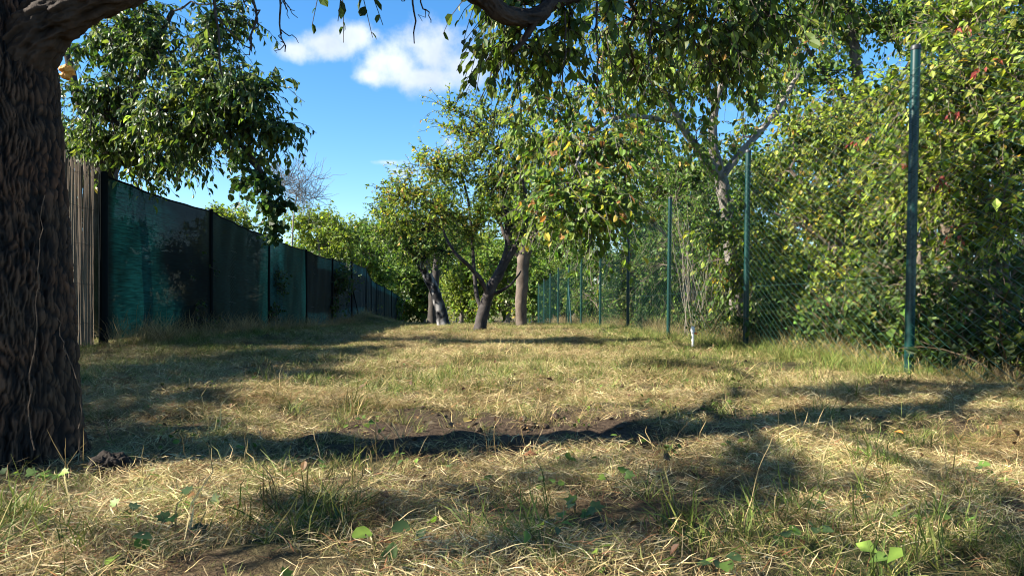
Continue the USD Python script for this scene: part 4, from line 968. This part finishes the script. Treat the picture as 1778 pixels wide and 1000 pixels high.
def leaf_scatter(seed, n, kind, size, spread, tall, pal, curl):
    r = np.random.default_rng(seed)
    p = np.stack([r.normal(0, spread, n), r.normal(0, spread, n), r.uniform(.2, 1, n) * tall], -1)
    lv, lf, kk = leaves(p, np.concatenate([r.normal(size=(n, 2)), r.normal(-.1, curl, (n, 1))], 1), np.concatenate([r.normal(0, .5, (n, 2)), np.ones((n, 1))], 1), size * r.uniform(.5, 1.2, n), size * (.95 if kind == "lobed" else .65) * r.uniform(.7, 1.1, n), kind)
    t = leaf_tints(r, p * 30, pal)
    st = np.stack([p * [.3, .3, 0], p * [.8, .8, .5], p], 1)
    V, F = join([tubes(st, .0007, 3), (lv.reshape(-1, 3), lf.reshape(-1, 3))])
    return V, F, np.vstack([np.broadcast_to([.14, .13, .05], (n * 9, 3)), np.repeat(t, kk, 0)])
gl = [leaf_scatter(700 + i, 5, ("lobed", "round", "oval")[i % 3], .021, .03, .035, [(3, (.05, .09, .025)), (3, (.09, .15, .03)), (1, (.16, .23, .04)), (1.5, (.035, .055, .025))], .4) for i in range(9)]
gp = np.vstack([spots(rng, 1.0, 4.2, 17), spots(rng, 4.2, 8, 3)])
pick_ = (meshkit.noise(gp * [1.3, 1.3, 0] + 9, 6) > .42)
scatter("ground_cover", "low scattered ivy and clover leaves creeping through the straw", "ground cover", gl, gp[pick_], np.random.default_rng(12).uniform(.6, 1.35, pick_.sum()), 22, .3)
dl = [leaf_scatter(720 + i, 3, ("oval", "round")[i % 2], .028, .05, .018, [(3, (.13, .075, .04)), (2, (.2, .12, .06)), (1, (.07, .045, .03)), (.5, (.3, .2, .08))], .5) for i in range(6)]
dp = np.vstack([spots(rng, 1.0, 5, 16), spots(rng, 5, 12, 5)])
scatter("leaf_litter", "small curled brown dead leaves strewn over the straw", "leaf litter", dl, dp, np.random.default_rng(13).uniform(.5, 1.3, len(dp)), 23, .4)

clod_r = np.random.default_rng(66)
clods = []
for i in range(4):
    import trimesh
    m = trimesh.creation.icosphere(2)
    v = np.array(m.vertices) * (1 + .8 * (meshkit.fbm(np.array(m.vertices) * 1.6 + i * 5, 3, i) - .5))[:, None] * [.016, .014, .009]
    clods.append((v, np.array(m.faces), np.broadcast_to([.075, .052, .035], v.shape)))
cp = spots(rng, 1.4, 9, 60)
cp = cp[np.random.default_rng(67).random(len(cp)) < soil_mask(cp[:, 0], cp[:, 1])[0] * .8]
scatter("soil_crumbs", "dark crumbs of soil on the bare patch", "soil crumbs", clods, cp, clod_r.lognormal(-.3, .5, len(cp)).clip(.3, 1.8), 24, .6)

# taller dry growth along both fences
def along(fx, d0, d1, n, a, b, seed):
    r = np.random.default_rng(seed)
    y = d0 * (d1 / d0) ** r.random(n)
    x = fx(y) + r.uniform(a, b, n)
    return np.stack([x, y, ground_z(x, y)], -1)
tall_p = [blades(np.random.default_rng(160 + i), 34, .09, .32, .0028, .15, [(3, (.38, .29, .15)), (2, (.26, .20, .10)), (1, (.12, .13, .045)), (1, (.38, .32, .2))], 1.0) for i in range(5)]
tp = np.vstack([along(fence_x, 3.6, 30, 700, .05, 1.2, 5), along(left_x, 7.6, 40, 480, .02, .5, 6)])
scatter("tall_grass", "tall dry grass growing wild along the feet of both fences", "grass", tall_p, tp, np.random.default_rng(5).uniform(.45, 1.2, len(tp)), 5, .2)
weed_p = [blades(np.random.default_rng(180 + i), 36, .07, .13, .0032, .15, TURF, 1.0) for i in range(5)]
wp = np.vstack([along(fence_x, 4.0, 22, 420, -.45, .25, 7), along(left_x, 7.5, 30, 160, .1, .8, 8)])
scatter("lush_grass", "longer lush green grass along the green post fence foot", "grass", weed_p, wp, np.random.default_rng(6).uniform(.5, 1.2, len(wp)), 6, .2)

def sprig(seed, pal, n=14, L=.05, h=.35):
    r = np.random.default_rng(seed)
    k = 5
    tip = np.stack([r.normal(0, .14, k), r.normal(0, .14, k), r.uniform(.4, 1, k) * h], -1)
    st = bezier(np.zeros((k, 3)), tip * [.3, .3, .8], tip, 6)
    V, F = tubes(st, np.linspace(.0035, .0015, 6)[None], 3)
    i = r.integers(0, k, n * k); u = r.uniform(.2, 1, n * k)[:, None]
    p = tip[i] * u + r.normal(0, .02, (n * k, 3))
    lv, lf, kk = leaves(p, r.normal(size=p.shape) + [0, 0, -.2], r.normal(0, .5, p.shape) + [0, 0, 1.0], L * r.uniform(.6, 1.3, len(p)), L * .6 * r.uniform(.6, 1.3, len(p)), "oval")
    t = leaf_tints(r, p * 10, pal)
    V2, F2 = join([(V, F), (lv.reshape(-1, 3), lf.reshape(-1, 3))])
    return V2, F2, np.vstack([np.broadcast_to([.12, .09, .06], V.shape), np.repeat(t, kk, 0)])
ug = [sprig(600 + i, MIXED if i % 2 else DARK) for i in range(6)]
up = np.vstack([along(fence_x, 3.4, 24, 700, .4, 1.8, 15), along(fence_x, 3.4, 9, 300, .3, 2.2, 16)])
scatter("undergrowth", "low leafy undergrowth tangled behind the green chain link fence", "undergrowth", ug, up, np.random.default_rng(9).uniform(.6, 1.8, len(up)), 9, .3)

# single tall dry stalks standing in the stubble
def stalks():
    r = np.random.default_rng(301)
    spots_ = [(250, 830, .11, "nearest to the dark stump by the trunk"), (330, 800, .13, "in the trunk shadow, second from the stump"), (425, 800, .15, "tallest in the middle of the trunk shadow"), (560, 800, .13, "beside the small ivy sprig left of the soil"),
              (1010, 800, .09, "short and bent on the bare soil patch"), (1143, 800, .15, "rising from the right side of the bare soil"), (1385, 745, .12, "at the edge of the branch shadow before the second post"), (1510, 755, .10, "by the orange fallen leaf"), (1645, 800, .14, "tall in the sunny grass far right"),
              (1290, 905, .20, "leaning tall among green tufts low on the right"), (880, 690, .12, "in the sunlit middle of the path"), (700, 750, .09, "short one left of the yellow fallen leaf"), (300, 930, .1, "standing in the straw at the bottom left"), (185, 700, .22, "tallest one right of the trunk against the shaded grass")]
    for k, (px, py, h, lab) in enumerate(spots_):
        d = FPX * CZ / (py - HY)
        x = (px - CX) / FPX * d
        b = np.array([x, d, float(ground_z(x, d)) - .01])
        w = r.normal(0, .35, 2)
        tip = b + [w[0] * h, w[1] * h * .6, h]
        line = bezier(b[None], (b * .5 + tip * .5 + [0, 0, .25 * h])[None], tip[None], 8)[0] + np.vstack([np.zeros((1, 3)), r.normal(0, .002, (7, 3))])
        v1, f1 = tubes(line, np.linspace(.0016, .0007, 8)[None], 5)
        put("/World", "dry_stalk", v1, f1, "blade", tint=np.broadcast_to(np.array([.42, .33, .18]) * r.uniform(.7, 1.2), v1.shape),
            label=f"thin dry grass stalk {lab}", cat="stalk", group="dry stalks standing in the straw")
stalks()

# creeping weeds with large leaves, each a plant of its own
def weed(px, py, label, n, size, seed, kind="lobed", pal=None, tall=.05, spread=.06):
    r = np.random.default_rng(seed)
    d = FPX * CZ / (py - HY)
    x = (px - CX) / FPX * d
    b = np.array([x, d, float(ground_z(x, d))])
    t = thing("ivy_sprig" if kind == "lobed" else "weed", label, "ivy" if kind == "lobed" else "weed", loc=b)
    pal = pal or [(2, (.05, .085, .03)), (3, (.09, .15, .03)), (2, (.16, .24, .04)), (1, (.035, .06, .03))]
    cols = np.array([p[1] for p in pal]); w = np.array([p[0] for p in pal], float); w /= w.sum()
    for k in range(n):
        a = r.uniform(0, 2 * np.pi)
        tip = b + [np.cos(a) * spread * r.uniform(.2, 1), np.sin(a) * spread * r.uniform(.2, 1), tall * r.uniform(.45, 1.1)]
        line = bezier(b[None], (b * .4 + tip * .6 + [0, 0, .01])[None], tip[None], 5)[0]
        v, f = tubes(line, .0009, 4)
        st = put(t, "stem", v, f, "blade", tint=np.broadcast_to([.13, .12, .05], v.shape))
        L = size * r.uniform(.7, 1.2)
        dr = np.array([[np.cos(a) * .8 + r.normal(0, .3), np.sin(a) * .8 + r.normal(0, .3) - .2, r.uniform(-.35, .15)]])
        nn = np.array([[r.normal(0, .4) - .2, -.55 + r.normal(0, .3), 1.0]])
        LV, _, kk = leaves(tip[None], dr, nn, L, L * 1.0 if kind != "oval" else L * .5, kind)
        c = cols[r.choice(len(cols), p=w)] * r.lognormal(0, .15)
        put(t, "leaf", LV[0], leaf_template(kind)[1], "leaf", tint=np.repeat(c[None], kk, 0) * np.clip(1.15 - .5 * np.abs(leaf_template(kind)[0][:, :1]) + r.normal(0, .08, (kk, 1)), .6, 1.3), smooth=True)

WEEDS = [(733, 950, "ivy sprig with a bright lime leaf low on the bottom edge of the straw", 3, .035, "round"), (655, 985, "pale round leaved sprig at the very bottom edge", 2, .036, "round"), (940, 985, "tall glossy two leaved sprig at the bottom edge centre", 4, .036, "oval"),
         (1065, 845, "single dark upright ivy leaf beside the bare soil patch", 3, .032, "lobed"), (1000, 890, "dark ivy clump shading the straw in the lower centre", 8, .032, "lobed"), (950, 845, "small bright yellow green sprig just below the soil patch", 4, .024, "round"),
         (548, 812, "small ivy sprig at the left end of the soil patch", 3, .026, "lobed"), (690, 790, "ivy group at the left side of the branch shadow", 6, .028, "lobed"), (235, 845, "sprig with a lime leaf right of the trunk foot", 3, .034, "lobed"), (205, 915, "dull ivy pair in the straw below the trunk", 4, .030, "lobed"),
         (90, 835, "row of ivy leaves along the foot of the big trunk", 6, .030, "lobed"), (15, 840, "ivy tuft at the left frame edge by the trunk", 5, .030, "lobed"), (340, 885, "dark pointed ivy leaf standing left of the lower centre", 3, .034, "lobed"), (315, 930, "ivy sprig with one large dark leaf low on the left", 3, .032, "lobed"),
         (575, 900, "dark leafy weed patch left of the lower centre", 7, .030, "lobed"), (1350, 935, "bright weed sprig low in the right half", 5, .028, "round"), (1405, 925, "lime weed sprig beside the bright one low right", 5, .026, "round"), (1340, 870, "upright dark weed at the right end of the soil patch", 4, .034, "oval"),
         (1570, 990, "large pale drooping weed leaf on the bottom edge right", 3, .055, "oval"), (1690, 820, "small weed at the far right in the straw", 3, .030, "round"), (1730, 830, "pale round leaf near the right frame edge", 2, .03, "round"), (1525, 860, "dark weed pair in the sunny straw on the right", 4, .026, "lobed"), (1580, 905, "upright bright weed low on the right", 5, .028, "oval"), (860, 830, "small two leaved seedling under the soil patch", 3, .02, "round"), (780, 800, "tiny sprig in front of the branch shadow", 3, .02, "lobed"), (215, 990, "dark round leaf sprig at the bottom left edge", 3, .034, "round"), (1245, 995, "low broad weed at the bottom edge right of centre", 5, .03, "round")]
for k, (px, py, lab, n, s, kd) in enumerate(WEEDS):
    s = s * .8; kd = "broad" if kd == "round" else kd
    weed(px, py, lab, n, s, 400 + k, kd, tall=s * 1.7, spread=s * 1.6)

# fallen leaves
def fallen(px, py, label, col, size, seed, kind="oval"):
    r = np.random.default_rng(seed)
    d = FPX * CZ / (py - HY); x = (px - CX) / FPX * d
    p = np.array([[x, d, float(ground_z(x, d)) + .022]])
    LV, _, k = leaves(p, np.array([[r.normal(), r.normal(), .1]]), np.array([[r.normal(0, .3), -.3, 1.0]]), size, size * .55, kind)
    put("/World", "fallen_leaf", LV[0], leaf_template(kind)[1], "leaf", tint=np.repeat(np.array([col]), k, 0), label=label, cat="leaf")
fallen(806, 727, "pale yellow fallen leaf by the branch shadow", (.5, .38, .12), .07, 1, "round")
fallen(1552, 748, "orange fallen leaf in the sunny grass on the right", (.55, .2, .04), .04, 2)
fallen(712, 662, "brown curled fallen leaf in the green strip", (.24, .11, .06), .11, 3, "round")
fallen(935, 785, "reddish brown fallen leaf below the dark soil", (.30, .13, .07), .05, 4)

# ivy stem on the trunk with a few leaves
def trunk_ivy():
    r = np.random.default_rng(500)
    t = thing("ivy_vine", "thin dry ivy stem climbing the front of the big trunk", "ivy", loc=P(130, 800, 1.93))
    for pts in ([P(138, 800, 1.93), P(140, 700, 1.935), P(120, 620, 1.93), P(100, 550, 1.925)], [P(60, 780, 1.90), P(50, 700, 1.905), P(62, 560, 1.915), P(70, 420, 1.925), P(75, 340, 1.93)]):
        line = smooth_line(pts, 24) + r.normal(0, .0025, (24, 3))
        v, f = tubes(line, np.linspace(.0022, .0011, 24)[None], 5)
        put(t, "stem", v, f, "bark", tint=np.broadcast_to([.05, .034, .022], v.shape))
trunk_ivy()

# rotten stump beside the trunk
def stump():
    import trimesh
    m = trimesh.creation.icosphere(4)
    v = np.array(m.vertices)
    n = meshkit.fbm(v * [5, 5, .9], 4, 8)
    v = v * (1 + 1.1 * (n - .5))[:, None] * [.05, .05, .04]
    c = P(192, 815, 1.98); c[2] = ground_z(c[0], c[1]) + .02
    put("/World", "stump", v + c, np.array(m.faces), "bark", tint=np.array([.004, .003, .002]) + np.array([.014, .009, .006]) * n[:, None], smooth=True, label="small dark rotten stump at the foot of the big trunk", cat="stump")
stump()
